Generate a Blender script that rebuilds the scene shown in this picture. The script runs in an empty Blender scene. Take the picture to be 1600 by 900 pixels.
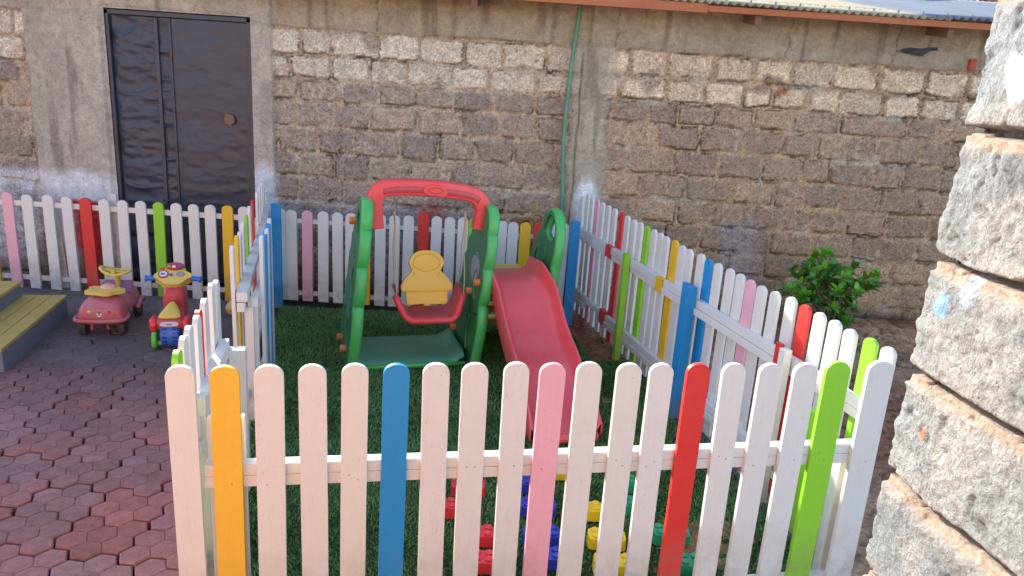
import bpy, bmesh, math, random
import numpy as np
from mathutils import Vector, Matrix
from mathutils.geometry import tessellate_polygon
random.seed(7); RNG=np.random.default_rng(11)
R=math.radians; PI=math.pi
sc=bpy.context.scene; COL=sc.collection

# ------------------------------------------------------------------ camera (phone main lens, pitched down, slightly rolled)
F=1155.0; PT=R(15.7); RO=R(3.8); H=1.9
fw=Vector((0,math.cos(PT),-math.sin(PT))); r0=Vector((1,0,0)); u0=Vector((0,math.sin(PT),math.cos(PT)))
cr=r0*math.cos(RO)+u0*math.sin(RO); cu=u0*math.cos(RO)-r0*math.sin(RO)
CP=Vector((0,0,H))
def ray(x,y): return fw*F+cr*(x-800)-cu*(y-450)
def gz(x,y,z=0.0):
    d=ray(x,y); return CP+d*((z-H)/d.z)
def onpl(x,y,p,n):
    d=ray(x,y); p=Vector(p); n=Vector(n); return CP+d*((p-CP).dot(n)/d.dot(n))
cam=bpy.data.cameras.new('camera'); camo=bpy.data.objects.new('camera',cam); COL.objects.link(camo)
camo.matrix_world=Matrix(((cr.x,cu.x,-fw.x,CP.x),(cr.y,cu.y,-fw.y,CP.y),(cr.z,cu.z,-fw.z,CP.z),(0,0,0,1)))
cam.sensor_width=36; cam.lens=36*F/1600; cam.clip_start=0.05; cam.clip_end=500
sc.camera=camo

# ------------------------------------------------------------------ materials
def new_mat(name):
    m=bpy.data.materials.new(name); m.use_nodes=True
    nt=m.node_tree; b=nt.nodes['Principled BSDF']; return m,nt,b
def N(nt,t,**k):
    n=nt.nodes.new(t)
    for a,v in k.items():
        if a in n.inputs: n.inputs[a].default_value=v
        else: setattr(n,a,v)
    return n
def L(nt,a,b): nt.links.new(a,b)
def coords(nt,rnd=True):
    tc=N(nt,'ShaderNodeTexCoord')
    if not rnd: return tc.outputs['Object']
    oi=N(nt,'ShaderNodeObjectInfo'); mu=N(nt,'ShaderNodeMath',operation='MULTIPLY'); mu.inputs[1].default_value=37.0
    L(nt,oi.outputs['Random'],mu.inputs[0])
    ad=N(nt,'ShaderNodeVectorMath',operation='ADD'); L(nt,tc.outputs['Object'],ad.inputs[0]); L(nt,mu.outputs[0],ad.inputs[1])
    return ad.outputs[0]
def noise(nt,vec,scale,detail=5,rough=.6,dist=0,stretch=None):
    if stretch:
        mp=N(nt,'ShaderNodeMapping'); mp.inputs['Scale'].default_value=stretch; L(nt,vec,mp.inputs[0]); vec=mp.outputs[0]
    n=N(nt,'ShaderNodeTexNoise'); n.inputs['Scale'].default_value=scale; n.inputs['Detail'].default_value=detail
    n.inputs['Roughness'].default_value=rough; n.inputs['Distortion'].default_value=dist
    L(nt,vec,n.inputs['Vector']); return n.outputs['Fac']
def ramp(nt,fac,stops):
    r=N(nt,'ShaderNodeValToRGB'); e=r.color_ramp.elements
    while len(e)<len(stops): e.new(0.5)
    for i,(p,c) in enumerate(stops):
        e[i].position=p; e[i].color=(c,c,c,1) if isinstance(c,(int,float)) else (*c,1)
    L(nt,fac,r.inputs[0]); return r.outputs[0]
def mix(nt,fac,a,b,mode='MIX'):
    m=N(nt,'ShaderNodeMix',data_type='RGBA',blend_type=mode)
    for i,v in ((0,fac),(6,a),(7,b)):
        if isinstance(v,(int,float)): m.inputs[i].default_value=v
        elif isinstance(v,tuple): m.inputs[i].default_value=(*v,1)
        else: L(nt,v,m.inputs[i])
    return m.outputs[2]
def bump(nt,b,h,s,d=.01,prev=None):
    n=N(nt,'ShaderNodeBump'); n.inputs['Strength'].default_value=s; n.inputs['Distance'].default_value=d
    L(nt,h,n.inputs['Height'])
    if prev: L(nt,prev,n.inputs['Normal'])
    L(nt,n.outputs[0],b.inputs['Normal']); return n.outputs[0]
def sc3(c,k): return tuple(min(1,v*k) for v in c)

def paint(name,c,rough=.42,dirt=.5,low=True):
    """brushed gloss paint on timber: faint brush grain, grime at the foot, chips"""
    m,nt,b=new_mat(name); v=coords(nt)
    g=noise(nt,v,14,4,.6,0,(6,6,.6))
    col=mix(nt,ramp(nt,g,[(.3,0.0),(.7,1.0)]),sc3(c,.955),c)
    d=noise(nt,v,9,7,.7,.4)
    col=mix(nt,ramp(nt,d,[(.56,0.0),(.72,.38*dirt)]),col,(c[0]*.5+.05,c[1]*.5+.04,c[2]*.5+.025))
    s=noise(nt,v,34,6,.72,1.6,(1.6,1.6,.8))
    col=mix(nt,ramp(nt,s,[(.645,0.0),(.68,.85*dirt)]),col,(.16,.12,.085))
    s2=noise(nt,v,26,3,.5,3.0,(4.5,4.5,.5))
    col=mix(nt,ramp(nt,s2,[(.66,0.0),(.70,.55*dirt)]),col,(.22,.18,.14))
    if low:
        tc=N(nt,'ShaderNodeTexCoord'); sx=N(nt,'ShaderNodeSeparateXYZ'); L(nt,tc.outputs['Object'],sx.inputs[0])
        mr=N(nt,'ShaderNodeMapRange'); mr.inputs[1].default_value=.0; mr.inputs[2].default_value=.32; mr.inputs[3].default_value=.55; mr.inputs[4].default_value=0
        L(nt,sx.outputs[2],mr.inputs[0])
        mm=N(nt,'ShaderNodeMath',operation='MULTIPLY'); L(nt,mr.outputs[0],mm.inputs[0]); L(nt,ramp(nt,d,[(.35,0.0),(.6,1.0)]),mm.inputs[1])
        col=mix(nt,mm.outputs[0],col,(.25,.17,.11))
    L(nt,col,b.inputs['Base Color'])
    L(nt,ramp(nt,d,[(.3,rough-.08),(.7,rough+.2)]),b.inputs['Roughness'])
    p=bump(nt,b,g,.12,.003); bump(nt,b,s,.15,.003,p)
    return m
def plastic(name,c,rough=.32,fade=.25,dirt=.4,sss=.0):
    """moulded plastic: sun-faded cloudiness, dust and fine scuffs"""
    m,nt,b=new_mat(name); v=coords(nt)
    n1=noise(nt,v,5,4,.6)
    col=mix(nt,ramp(nt,n1,[(.35,0.0),(.7,fade)]),c,tuple(x*.6+.18 for x in c))
    n2=noise(nt,v,60,6,.7,.5)
    col=mix(nt,ramp(nt,n2,[(.58,0.0),(.75,.35*dirt)]),col,(.2,.17,.13))
    L(nt,col,b.inputs['Base Color'])
    L(nt,ramp(nt,n2,[(.3,rough-.05),(.7,rough+.16)]),b.inputs['Roughness'])
    bump(nt,b,n2,.08,.003)
    if sss: b.inputs['Subsurface Weight'].default_value=sss; b.inputs['Subsurface Radius'].default_value=(.02,.02,.02)
    return m
def rough_col(name,sc_=90,bs=.6,bd=.006,rough=.95,var=(.72,1.25),pits=True):
    """mineral surface whose own colours come from the Col attribute, broken up by grain and pits"""
    m,nt,b=new_mat(name); at=N(nt,'ShaderNodeAttribute',attribute_name='Col'); v=coords(nt,False)
    n1=noise(nt,v,sc_,8,.72,.3); n2=noise(nt,v,sc_*.22,6,.65,.6)
    k=ramp(nt,n1,[(.36,var[0]),(.64,var[1])]); k2=ramp(nt,n2,[(.34,.82),(.66,1.18)])
    al=N(nt,'ShaderNodeMath',operation='MULTIPLY_ADD'); al.inputs[1].default_value=-.62; al.inputs[2].default_value=1.0; L(nt,at.outputs['Alpha'],al.inputs[0])
    col=mix(nt,al.outputs[0],at.outputs['Color'],k,'MULTIPLY'); col=mix(nt,1.0,col,k2,'MULTIPLY')
    h=n1
    if pits:
        vo=N(nt,'ShaderNodeTexVoronoi'); vo.inputs['Scale'].default_value=sc_*.55; vo.inputs['Randomness'].default_value=1
        nn=noise(nt,v,sc_*.1,3,.5)
        L(nt,v,vo.inputs['Vector'])
        pt=ramp(nt,vo.outputs['Distance'],[(.12,1.0),(.22,0.0)])
        ms=N(nt,'ShaderNodeMath',operation='MULTIPLY'); L(nt,pt,ms.inputs[0]); L(nt,ramp(nt,nn,[(.5,0.0),(.62,.75)]),ms.inputs[1])
        col=mix(nt,ms.outputs[0],col,(.07,.055,.045))
    L(nt,col,b.inputs['Base Color']); b.inputs['Roughness'].default_value=rough; b.inputs['Specular IOR Level'].default_value=.2
    p=bump(nt,b,n1,bs,bd); bump(nt,b,n2,bs*.7,bd*3,p)
    return m
M={}
WHT=(.70,.668,.615)
M['white']=paint('white_paint',WHT); M['offwhite']=paint('aged_white_paint',(.62,.59,.52),dirt=.8)
M['red']=paint('red_paint',(.66,.035,.028)); M['blue']=paint('blue_paint',(.012,.25,.56)); M['yellow']=paint('yellow_paint',(.78,.46,.02))
M['green']=paint('lime_paint',(.27,.60,.03)); M['pink']=paint('pink_paint',(.78,.40,.46))
M['orange_yellow']=paint('golden_yellow_paint',(.80,.47,.04))
CODE={'W':'white','R':'red','B':'blue','Y':'yellow','G':'green','P':'pink','O':'offwhite','A':'orange_yellow'}
M['block_wall']=rough_col('rough_block_masonry',70,1.0,.010,var=(.60,1.38))
M['stone']=rough_col('dressed_stone',170,.9,.005,var=(.72,1.24))
M['plaster']=rough_col('warm_bounce_plaster',30,.3,.004,var=(.9,1.1),pits=False)
M['soil']=rough_col('red_brown_soil',30,.9,.02,var=(.6,1.35),pits=False)
M['paver']=rough_col('worn_red_paver',110,.5,.004,.82,var=(.72,1.25))
M['steps_y']=paint('worn_yellow_floor_paint',(.50,.36,.09),.6,1.5,False); M['steps_b']=paint('blue_grey_paint',(.15,.18,.23),.6,1.0,False)
M['pl_red']=plastic('coral_red_plastic',(.80,.085,.09),.27,.25); M['pl_redd']=plastic('dark_red_plastic',(.48,.03,.04),.35,.3)
M['pl_bar']=plastic('bright_red_plastic',(.78,.05,.05),.32,.18)
M['pl_green']=plastic('forest_green_plastic',(.025,.17,.06),.42,.12,.3); M['pl_lime']=plastic('spring_green_plastic',(.05,.42,.075),.35,.3,.2)  # spring green on the panel rims carries the light on their edges
M['pl_teal']=plastic('floor_pan_green_plastic',(.06,.26,.14),.5,.25,.8)
M['pl_yel']=plastic('warm_yellow_plastic',(.86,.50,.05),.38,.1); M['pl_oran']=plastic('orange_bolt_plastic',(.72,.22,.04),.35,.25,.6)
M['pl_bly']=plastic('brick_yellow_plastic',(.80,.55,.015),.28,.1); M['pl_blb']=plastic('brick_blue_plastic',(.025,.04,.36),.28,.1)
M['pl_blr']=plastic('brick_red_plastic',(.70,.03,.045),.28,.1); M['pl_blg']=plastic('brick_green_plastic',(.01,.28,.13),.28,.1)
M['pl_grey']=plastic('lavender_grey_plastic',(.30,.28,.36),.5,.2,.5)
M['pl_pinkf']=plastic('faded_red_plastic',(.50,.10,.115),.4,.6,.9); M['pl_purp']=plastic('faded_purple_plastic',(.26,.09,.18),.42,.5,.8)
M['pl_blue']=plastic('bright_blue_plastic',(.02,.16,.62),.35,.2); M['pl_lg']=plastic('light_green_plastic',(.12,.52,.05),.35,.2)
M['pl_wht']=plastic('white_plastic',(.72,.72,.72),.4,.2); M['pl_black']=plastic('black_rubber',(.03,.028,.028),.7,.3,.9)
M['pl_peach']=plastic('peach_plastic',(.74,.35,.26),.4,.3); M['pl_ylw2']=plastic('dusty_yellow_plastic',(.72,.52,.08),.42,.4,1.0)
M['rope']=plastic('hemp_rope',(.52,.38,.22),.9,.3,.8); M['steel']=plastic('dull_steel',(.22,.21,.20),.45,.3,.8)
M['wood']=paint('oxide_red_timber',(.42,.13,.045),.7,1.0,False); M['wood_dark']=paint('raw_dark_timber',(.20,.10,.055),.8,1.0,False)
M['pipe']=plastic('green_hose_plastic',(.08,.22,.13),.45,.4,.6)
M['bag']=plastic('black_film',(.02,.022,.03),.7,.4,.6)
M['brickred']=paint('baked_red_clay',(.46,.09,.05),.8,.7,False)

def door_mat():
    m,nt,b=new_mat('black_painted_sheet_steel'); v=coords(nt,False)
    n=noise(nt,v,3.2,6,.62,1.2,(1,1,2.2)); n2=noise(nt,v,45,6,.7)
    c=mix(nt,ramp(nt,n,[(.35,0.0),(.72,1.0)]),(.018,.022,.036),(.050,.056,.078))
    c=mix(nt,ramp(nt,n2,[(.62,0.0),(.72,.35)]),c,(.14,.12,.10))
    L(nt,c,b.inputs['Base Color']); L(nt,ramp(nt,n,[(.3,.30),(.7,.52)]),b.inputs['Roughness'])
    b.inputs['Metallic'].default_value=.0; bump(nt,b,n2,.12,.003); return m
M['door']=door_mat()
def sheet_mat(name,c,rough):
    m,nt,b=new_mat(name); v=coords(nt,False)
    n=noise(nt,v,4,6,.65,.5,(1,.3,1)); n2=noise(nt,v,50,4,.6)
    col=mix(nt,ramp(nt,n,[(.3,0.0),(.72,1.0)]),sc3(c,.8),c); col=mix(nt,ramp(nt,n2,[(.62,0.0),(.74,.4)]),col,(.3,.2,.12))
    L(nt,col,b.inputs['Base Color']); b.inputs['Roughness'].default_value=rough; b.inputs['Specular IOR Level'].default_value=.15; return m
M['sheet_cream']=sheet_mat('cream_roofing_sheet',(.40,.34,.235),.9); M['sheet_grey']=sheet_mat('blue_grey_roofing_sheet',(.19,.215,.25),.8)
M['sheet_rust']=sheet_mat('rusty_roofing_sheet',(.42,.15,.06),.8)
def island_mat(name,c1,c2,rough=.5,trans=.0,spec=.3):
    m,nt,b=new_mat(name); g=N(nt,'ShaderNodeNewGeometry')
    L(nt,mix(nt,g.outputs['Random Per Island'],c1,c2),b.inputs['Base Color']); b.inputs['Roughness'].default_value=rough
    b.inputs['Specular IOR Level'].default_value=spec
    if trans:
        t=N(nt,'ShaderNodeBsdfTranslucent'); t.inputs[0].default_value=(c2[0]*1.6,c2[1]*1.5,c2[2],1)
        ms=N(nt,'ShaderNodeMixShader'); ms.inputs[0].default_value=trans
        L(nt,b.outputs[0],ms.inputs[1]); L(nt,t.outputs[0],ms.inputs[2]); L(nt,ms.outputs[0],nt.nodes['Material Output'].inputs[0])
    return m
M['turf']=island_mat('artificial_turf_fibre',(.07,.165,.048),(.20,.43,.12),.6)
if 1:
    nt=M['turf'].node_tree; b=nt.nodes['Principled BSDF']; l_=b.inputs['Base Color'].links[0].from_socket
    tcn=N(nt,'ShaderNodeTexCoord'); f_=noise(nt,tcn.outputs['Object'],3.2,6,.65,.8)
    L(nt,mix(nt,ramp(nt,f_,[(.38,0.0),(.66,.6)]),l_,(.10,.13,.055)),b.inputs['Base Color'])
M['turf_base']=island_mat('turf_backing',(.008,.03,.010),(.010,.035,.012),.9)
M['leaf']=island_mat('glossy_leaf',(.03,.105,.028),(.14,.34,.04),.28,.22,.5); M['leaf_new']=island_mat('young_leaf',(.10,.30,.02),(.22,.48,.03),.3,.3,.5)
M['bark']=paint('shrub_bark',(.20,.14,.09),.9,.6,False)
M['weed']=island_mat('weed_leaf',(.03,.10,.02),(.07,.20,.03),.5,.2)
M['rubber_edge']=plastic('dark_kerb_rubber',(.05,.055,.07),.7,.3,.8)

# ------------------------------------------------------------------ object helpers
def tag(o,label=None,cat=None,group=None,kind=None):
    if label: o['label']=label
    if cat: o['category']=cat
    if group: o['group']=group
    if kind: o['kind']=kind
    return o
def empty(name,loc,rz=0):
    o=bpy.data.objects.new(name,None); COL.objects.link(o); o.location=loc; o.rotation_euler=(0,0,rz); o.empty_display_size=.1; return o
def link(name,me,mat,parent=None,loc=None):
    o=bpy.data.objects.new(name,me); COL.objects.link(o)
    if mat is not None: me.materials.append(M[mat] if isinstance(mat,str) else mat)
    if parent: o.parent=parent
    if loc is not None: o.location=loc
    return o
def obj(name,bm,mat,parent=None,loc=None,smooth=False,bev=0,sub=0,seg=2,ang=35,rot=None):
    bmesh.ops.recalc_face_normals(bm,faces=bm.faces)
    me=bpy.data.meshes.new(name); bm.to_mesh(me); bm.free()
    o=link(name,me,mat,parent,loc)
    if rot: o.rotation_euler=rot
    if smooth: me.polygons.foreach_set('use_smooth',[True]*len(me.polygons))
    if bev:
        m=o.modifiers.new('bevel','BEVEL'); m.width=bev; m.segments=seg; m.limit_method='ANGLE'; m.angle_limit=R(ang)
        me.polygons.foreach_set('use_smooth',[True]*len(me.polygons)); m.harden_normals=True
    if sub:
        m=o.modifiers.new('subd','SUBSURF'); m.levels=sub; m.render_levels=sub
    return o
def BM(): return bmesh.new()
def box(bm,c,s,rot=None):
    mt=Matrix.Translation(c)@(rot.to_4x4() if rot else Matrix.Identity(4))@Matrix.Diagonal((s[0],s[1],s[2],1))
    bmesh.ops.create_cube(bm,size=1,matrix=mt)
def tube(bm,pts,rad,n=10,cap=True,flat=1.0):
    pts=[Vector(p) for p in pts]; rs=rad if isinstance(rad,(list,tuple)) else [rad]*len(pts)
    rings=[]; up=Vector((0,0,1)); prev=None
    for i,p in enumerate(pts):
        t=(pts[min(i+1,len(pts)-1)]-pts[max(i-1,0)]).normalized()
        if prev is None:
            a=t.cross(up) if abs(t.z)<.95 else t.cross(Vector((1,0,0)))
        else: a=prev-t*prev.dot(t)
        a.normalize(); prev=a; b=t.cross(a)
        rings.append([bm.verts.new(p+(a*math.cos(2*PI*k/n)+b*math.sin(2*PI*k/n)*flat)*rs[i]) for k in range(n)])
    for i in range(len(rings)-1):
        for k in range(n): bm.faces.new((rings[i][k],rings[i][(k+1)%n],rings[i+1][(k+1)%n],rings[i+1][k]))
    if cap:
        bm.faces.new(rings[0][::-1]); bm.faces.new(rings[-1])
def closed_tube(bm,pts,rad,n=8,ax=Vector((1,0,0)),wide=None):
    pts=[Vector(p) for p in pts]; m=len(pts); rings=[]
    for i,p in enumerate(pts):
        t=(pts[(i+1)%m]-pts[i-1]).normalized(); b=t.cross(ax).normalized()
        r_=rad[i] if isinstance(rad,(list,tuple)) else rad
        w_=wide[i] if wide else 1.0
        rings.append([bm.verts.new(p+(ax*math.cos(2*PI*k/n)*w_+b*math.sin(2*PI*k/n))*r_) for k in range(n)])
    for i in range(m):
        for k in range(n): bm.faces.new((rings[i][k],rings[i][(k+1)%n],rings[(i+1)%m][(k+1)%n],rings[(i+1)%m][k]))
def smooth_path(pts,k=6,closed=False):
    P_=[Vector(p) for p in pts]; n=len(P_); out=[]
    for i in range(n if closed else n-1):
        a=P_[(i-1)%n] if (closed or i>0) else P_[i]; b=P_[i]; c=P_[(i+1)%n]; d=P_[(i+2)%n] if (closed or i+2<n) else c
        for j in range(k):
            t=j/k; out.append(.5*((2*b)+(c-a)*t+(2*a-5*b+4*c-d)*t*t+(3*b-a-3*c+d)*t**3))
    if not closed: out.append(P_[-1])
    return out
def prism(bm,loops,fn,t0,t1):
    """plate from 2D loops (outer first, then holes); fn(u,v,t)->3D"""
    tris=tessellate_polygon([[Vector((a,b,0)) for a,b in lp] for lp in loops])
    flat=[p for lp in loops for p in lp]
    A=[bm.verts.new(fn(u,v,t0)) for u,v in flat]; B=[bm.verts.new(fn(u,v,t1)) for u,v in flat]
    for t in tris:
        try: bm.faces.new([A[i] for i in t]); bm.faces.new([B[i] for i in reversed(t)])
        except ValueError: pass
    o=0
    for lp in loops:
        n=len(lp)
        for i in range(n):
            j=(i+1)%n
            bm.faces.new((A[o+i],A[o+j],B[o+j],B[o+i]))
        o+=n
def sphere(bm,c,s,seg=16,ring=10,rot=None):
    mt=Matrix.Translation(c)@(rot.to_4x4() if rot else Matrix.Identity(4))@Matrix.Diagonal((s[0],s[1],s[2],1))
    bmesh.ops.create_uvsphere(bm,u_segments=seg,v_segments=ring,radius=1,matrix=mt)
def cyl(bm,a,b,r,n=16,r2=None):
    tube(bm,[a,b],[r,r if r2 is None else r2],n)
def ellipse(cx,cy,rx,ry,n=20,a0=0): return [(cx+rx*math.cos(2*PI*i/n+a0),cy+ry*math.sin(2*PI*i/n+a0)) for i in range(n)]
def loft(bm,secs,n=20,e=3.0):
    """secs: (y,cx,hw,z0,z1[,taper]) superellipse sections along y"""
    rings=[]
    for s in secs:
        y,cx,hw,z0,z1=s[:5]; tp=s[5] if len(s)>5 else 1.0
        cz=(z0+z1)/2; hz=(z1-z0)/2; rg=[]
        for k in range(n):
            a=2*PI*k/n; c_,s_=math.cos(a),math.sin(a)
            xx=math.copysign(abs(c_)**(2/e),c_); zz=math.copysign(abs(s_)**(2/e),s_)
            w=hw*(1+(tp-1)*(zz+1)/2)
            rg.append(bm.verts.new((cx+xx*w,y,cz+zz*hz)))
        rings.append(rg)
    for i in range(len(rings)-1):
        for k in range(n): bm.faces.new((rings[i][k],rings[i][(k+1)%n],rings[i+1][(k+1)%n],rings[i+1][k]))
    bm.faces.new(rings[0]); bm.faces.new(rings[-1][::-1])

# numpy noise / grids
def vnoise(x,y,seed):
    rs=np.random.default_rng(seed); T=rs.random((256,256))
    xi=np.floor(x).astype(int); yi=np.floor(y).astype(int); fx=x-xi; fy=y-yi
    fx=fx*fx*(3-2*fx); fy=fy*fy*(3-2*fy)
    g=lambda a,b:T[a%256,b%256]
    return (g(xi,yi)*(1-fx)+g(xi+1,yi)*fx)*(1-fy)+(g(xi,yi+1)*(1-fx)+g(xi+1,yi+1)*fx)*fy
def fbm(x,y,f,seed,o=4,g=.5):
    s=0;a=1;t=0
    for i in range(o):
        s=s+a*vnoise(x*f+i*17.3,y*f+i*9.1,seed+i); t+=a; a*=g; f*=2.03
    return s/t
def sstep(a,b,x): 
    t=np.clip((x-a)/(b-a),0,1); return t*t*(3-2*t)
def grid_mesh(name,P,C,skip=None,A=None):
    nu,nv=P.shape[:2]; me=bpy.data.meshes.new(name)
    idx=np.arange(nu*nv).reshape(nu,nv)
    a=idx[:-1,:-1];b=idx[1:,:-1];c=idx[1:,1:];d=idx[:-1,1:]
    q=np.stack([a,b,c,d],-1).reshape(-1,4)
    if skip is not None: q=q[~skip.reshape(-1)]
    me.vertices.add(nu*nv); me.vertices.foreach_set('co',P.reshape(-1).astype(np.float32))
    me.loops.add(len(q)*4); me.loops.foreach_set('vertex_index',q.reshape(-1).astype(np.int32))
    me.polygons.add(len(q)); me.polygons.foreach_set('loop_start',(np.arange(len(q))*4).astype(np.int32))
    me.polygons.foreach_set('use_smooth',np.ones(len(q),bool))
    me.update(calc_edges=True); me.validate()
    ca=me.color_attributes.new('Col','FLOAT_COLOR','POINT')
    cc=np.concatenate([C.reshape(-1,3),(np.zeros((nu*nv,1)) if A is None else A.reshape(-1,1))],1).astype(np.float32); ca.data.foreach_set('color',cc.reshape(-1))
    return me

# ------------------------------------------------------------------ light
SX,SY,SZ=-.75,1.0,.66
sv=Vector((SX,SY,SZ)).normalized(); EL=math.asin(sv.z); AZ=math.atan2(sv.x,sv.y)
sd=bpy.data.lights.new('sun','SUN'); sd.energy=3.3; sd.angle=R(.5); sd.color=(1,.94,.84)
so=bpy.data.objects.new('sun',sd); COL.objects.link(so); so.rotation_euler=(-sv).to_track_quat('-Z','Y').to_euler()
w=bpy.data.worlds.new('World'); sc.world=w; w.use_nodes=True; wn=w.node_tree
sk=wn.nodes.new('ShaderNodeTexSky'); sk.sky_type='NISHITA'; sk.sun_disc=False; sk.sun_elevation=EL; sk.sun_rotation=AZ
sk.air_density=1.0; sk.dust_density=2.2; sk.ozone_density=.8; sk.altitude=1600
bg=wn.nodes['Background']; bg.inputs[1].default_value=.15; wn.links.new(sk.outputs[0],bg.inputs[0])
sc.view_settings.view_transform='Standard'; sc.view_settings.look='None'; sc.view_settings.gamma=1; sc.view_settings.exposure=1.86
sc.cycles.diffuse_bounces=6; sc.cycles.max_bounces=10

# ------------------------------------------------------------------ ground
WY=6.2   # face of the back wall
def soil_height(x,y):
    h=(fbm(x,y,2.2,5,5)-.5)*.05
    return h-.03
gx=np.concatenate([np.linspace(-60,-7,12),np.linspace(-6.5,6,560),np.linspace(7,60,12)])
gy=np.concatenate([np.linspace(-60,-3,12),np.linspace(-2.5,6.6,420),np.linspace(7,80,14)])
X,Y=np.meshgrid(gx,gy,indexing='ij')
Zg=soil_height(X,Y)
inside=(X>.6)&(Y>2)&(Y<6.3)
crk=np.abs(fbm(X,Y,6,31,3)-.5)
plate=sstep(.006,.03,crk)
Zg=Zg+inside*(.016*plate+.022)
# raised bank along the foot of the back wall on the right
bank=sstep(5.55,5.95,Y+.25*(fbm(X,Y,2.5,8)-.5))*sstep(.75,1.6,X)
Zg=Zg+bank*.10
Zg=np.where((X<-.85),Zg*.3-.05,Zg)
n_=fbm(X,Y,1.6,77,4); n2_=fbm(X,Y,14,78,3)
c1=np.array([.34,.155,.085]);c2=np.array([.54,.31,.18])
Cg=c1+(c2-c1)*sstep(.35,.7,n_)[...,None]
Cg=Cg*(.75+.5*n2_[...,None])
Cg=Cg*np.where(inside,.55+.45*plate,1)[...,None]
jd=(X<-.85)|(Y<2.0); Cg=np.where(jd[...,None],np.array([.075,.058,.048])*(.6+.8*n2_[...,None]),Cg)
far=(Y<-2)|(Y>6.7)|(X<-6.4)|(X>5.5); Cg=np.where(far[...,None],np.array([.30,.16,.10]),Cg)
gme=grid_mesh('ground',np.stack([X,Y,Zg],-1),Cg)
tag(link('ground',gme,'soil'),'bare red brown soil with cracked crust',kind='structure')

# ---- paving: real blocks, six-sided, moulded in clusters of six
def paving():
    V=[];Fc=[];C=[]
    def hexa(cx,cy,r,z,col,squash=1.0,rot=0,rnd=0.0,bev=.005):
        rr=[]; n=6 if not rnd else 12
        b0=len(V)
        tx=random.uniform(-.004,.004); ty=random.uniform(-.004,.004)
        for ring,(k,dz) in enumerate(((1.0,-.05),(1.0,-bev),(1-bev/r*1.1,0.0))):
            for i in range(n):
                a=2*PI*i/n+rot
                q=r*k
                if rnd: q*=1-.06*abs(math.sin(3*a))*rnd*2
                x=q*math.cos(a); y=q*math.sin(a)*squash
                V.append((cx+x,cy+y,z+dz+tx*x*4+ty*y*4)); C.append(col)
        for ring in range(2):
            for i in range(n):
                j=(i+1)%n; Fc.append((b0+ring*n+i,b0+ring*n+j,b0+(ring+1)*n+j,b0+(ring+1)*n+i))
        Fc.append(tuple(b0+2*n+i for i in range(n)))
    r=.066; dx=1.5*r; dy=math.sqrt(3)*r
    yaw=R(-3)
    cl={}
    for i in range(-70,25):
        for j in range(-22,40):
            x=i*dx; y=j*dy+(dy/2 if i%2 else 0)
            x,y=x*math.cos(yaw)-y*math.sin(yaw),x*math.sin(yaw)+y*math.cos(yaw)
            x-=.9; y+=1.1
            if y>4.50+.12*math.sin(x*5) or x>(-.96 -(y-2.2)*.32 if y>2.05 else 1.2) or x<-6.2 or y<-1.2: continue
            row=j//2; key=((i+ (row%2)*1+row*2)//3,row)
            cl.setdefault(key,[]).append((x,y))
    for key,lst in cl.items():
        cx=sum(p[0] for p in lst)/len(lst); cy=sum(p[1] for p in lst)/len(lst)
        rs=random.random()
        base=np.array([.225,.098,.092])*(1-rs)+np.array([.180,.098,.096])*rs
        if random.random()<.13: base=np.array([.225,.090,.082])
        base=base*random.uniform(.88,1.1); z=random.uniform(-.004,.004)
        for x,y in lst:
            x_=cx+(x-cx)*.962; y_=cy+(y-cy)*.952
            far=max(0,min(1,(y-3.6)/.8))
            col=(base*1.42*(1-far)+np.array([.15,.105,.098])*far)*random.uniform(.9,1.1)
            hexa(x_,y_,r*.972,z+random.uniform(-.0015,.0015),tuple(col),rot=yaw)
    # older, larger, rounder grey stones nearer the wall
    r=.152; dx=1.5*r; dy=math.sqrt(3)*r
    for i in range(-32,3):
        for j in range(-2,9):
            x=i*dx-.9; y=4.55+j*dy*.86+(dy*.43 if i%2 else 0)
            if x>-1.75-(y-4.4)*.25 or y>6.1 or y<4.40+.12*math.sin(x*5): continue
            x+=random.uniform(-.012,.012); y+=random.uniform(-.012,.012)
            k=random.uniform(.75,1.1)
            hexa(x,y,r*1.03,random.uniform(-.003,.0),(.165*k,.128*k,.12*k),.87,random.uniform(-.04,.04),1.0,.012)
    me=bpy.data.meshes.new('paving'); me.from_pydata(V,[],Fc); me.update()
    ca=me.color_attributes.new('Col','FLOAT_COLOR','POINT')
    ca.data.foreach_set('color',np.concatenate([np.array(C),np.ones((len(C),1))],1).astype(np.float32).reshape(-1))
    o=link('paving',me,'paver'); tag(o,'worn red and grey six-sided paving blocks',kind='structure')
paving()

# ---- artificial turf
TURF=[(-.99,1.97),(-1.20,3.0),(-1.62,4.6),(-1.86,5.70),(.42,5.86),(.60,4.93),(.98,5.03),(1.075,4.23),(1.215,3.44),(1.33,2.83),(1.46,2.45)]
def inpoly(px_,py_,poly):
    ins=np.zeros(px_.shape,bool); n=len(poly)
    for i in range(n):
        x1,y1=poly[i];x2,y2=poly[(i+1)%n]
        c=((y1>py_)!=(y2>py_))&(px_<(x2-x1)*(py_-y1)/(y2-y1+1e-12)+x1); ins^=c
    return ins
bm=BM(); prism(bm,[TURF],lambda u,v,t:(u,v,t),-.03,.012); tag(obj('turf_base',bm,'turf_base'),'dark green backing of the play yard carpet',kind='structure')
n=210000
bx_=RNG.uniform(-1.95,1.5,n); by_=RNG.uniform(1.9,5.9,n)
jx=bx_+RNG.normal(0,.012,n); jy=by_+RNG.normal(0,.012,n)
k=inpoly(jx,jy,TURF); bx_=bx_[k];by_=by_[k]; n=len(bx_)
an=RNG.uniform(0,2*PI,n); hh=RNG.uniform(.010,.022,n); ww=RNG.uniform(.0018,.0034,n); ln=RNG.normal(0,.008,(n,2))
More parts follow.
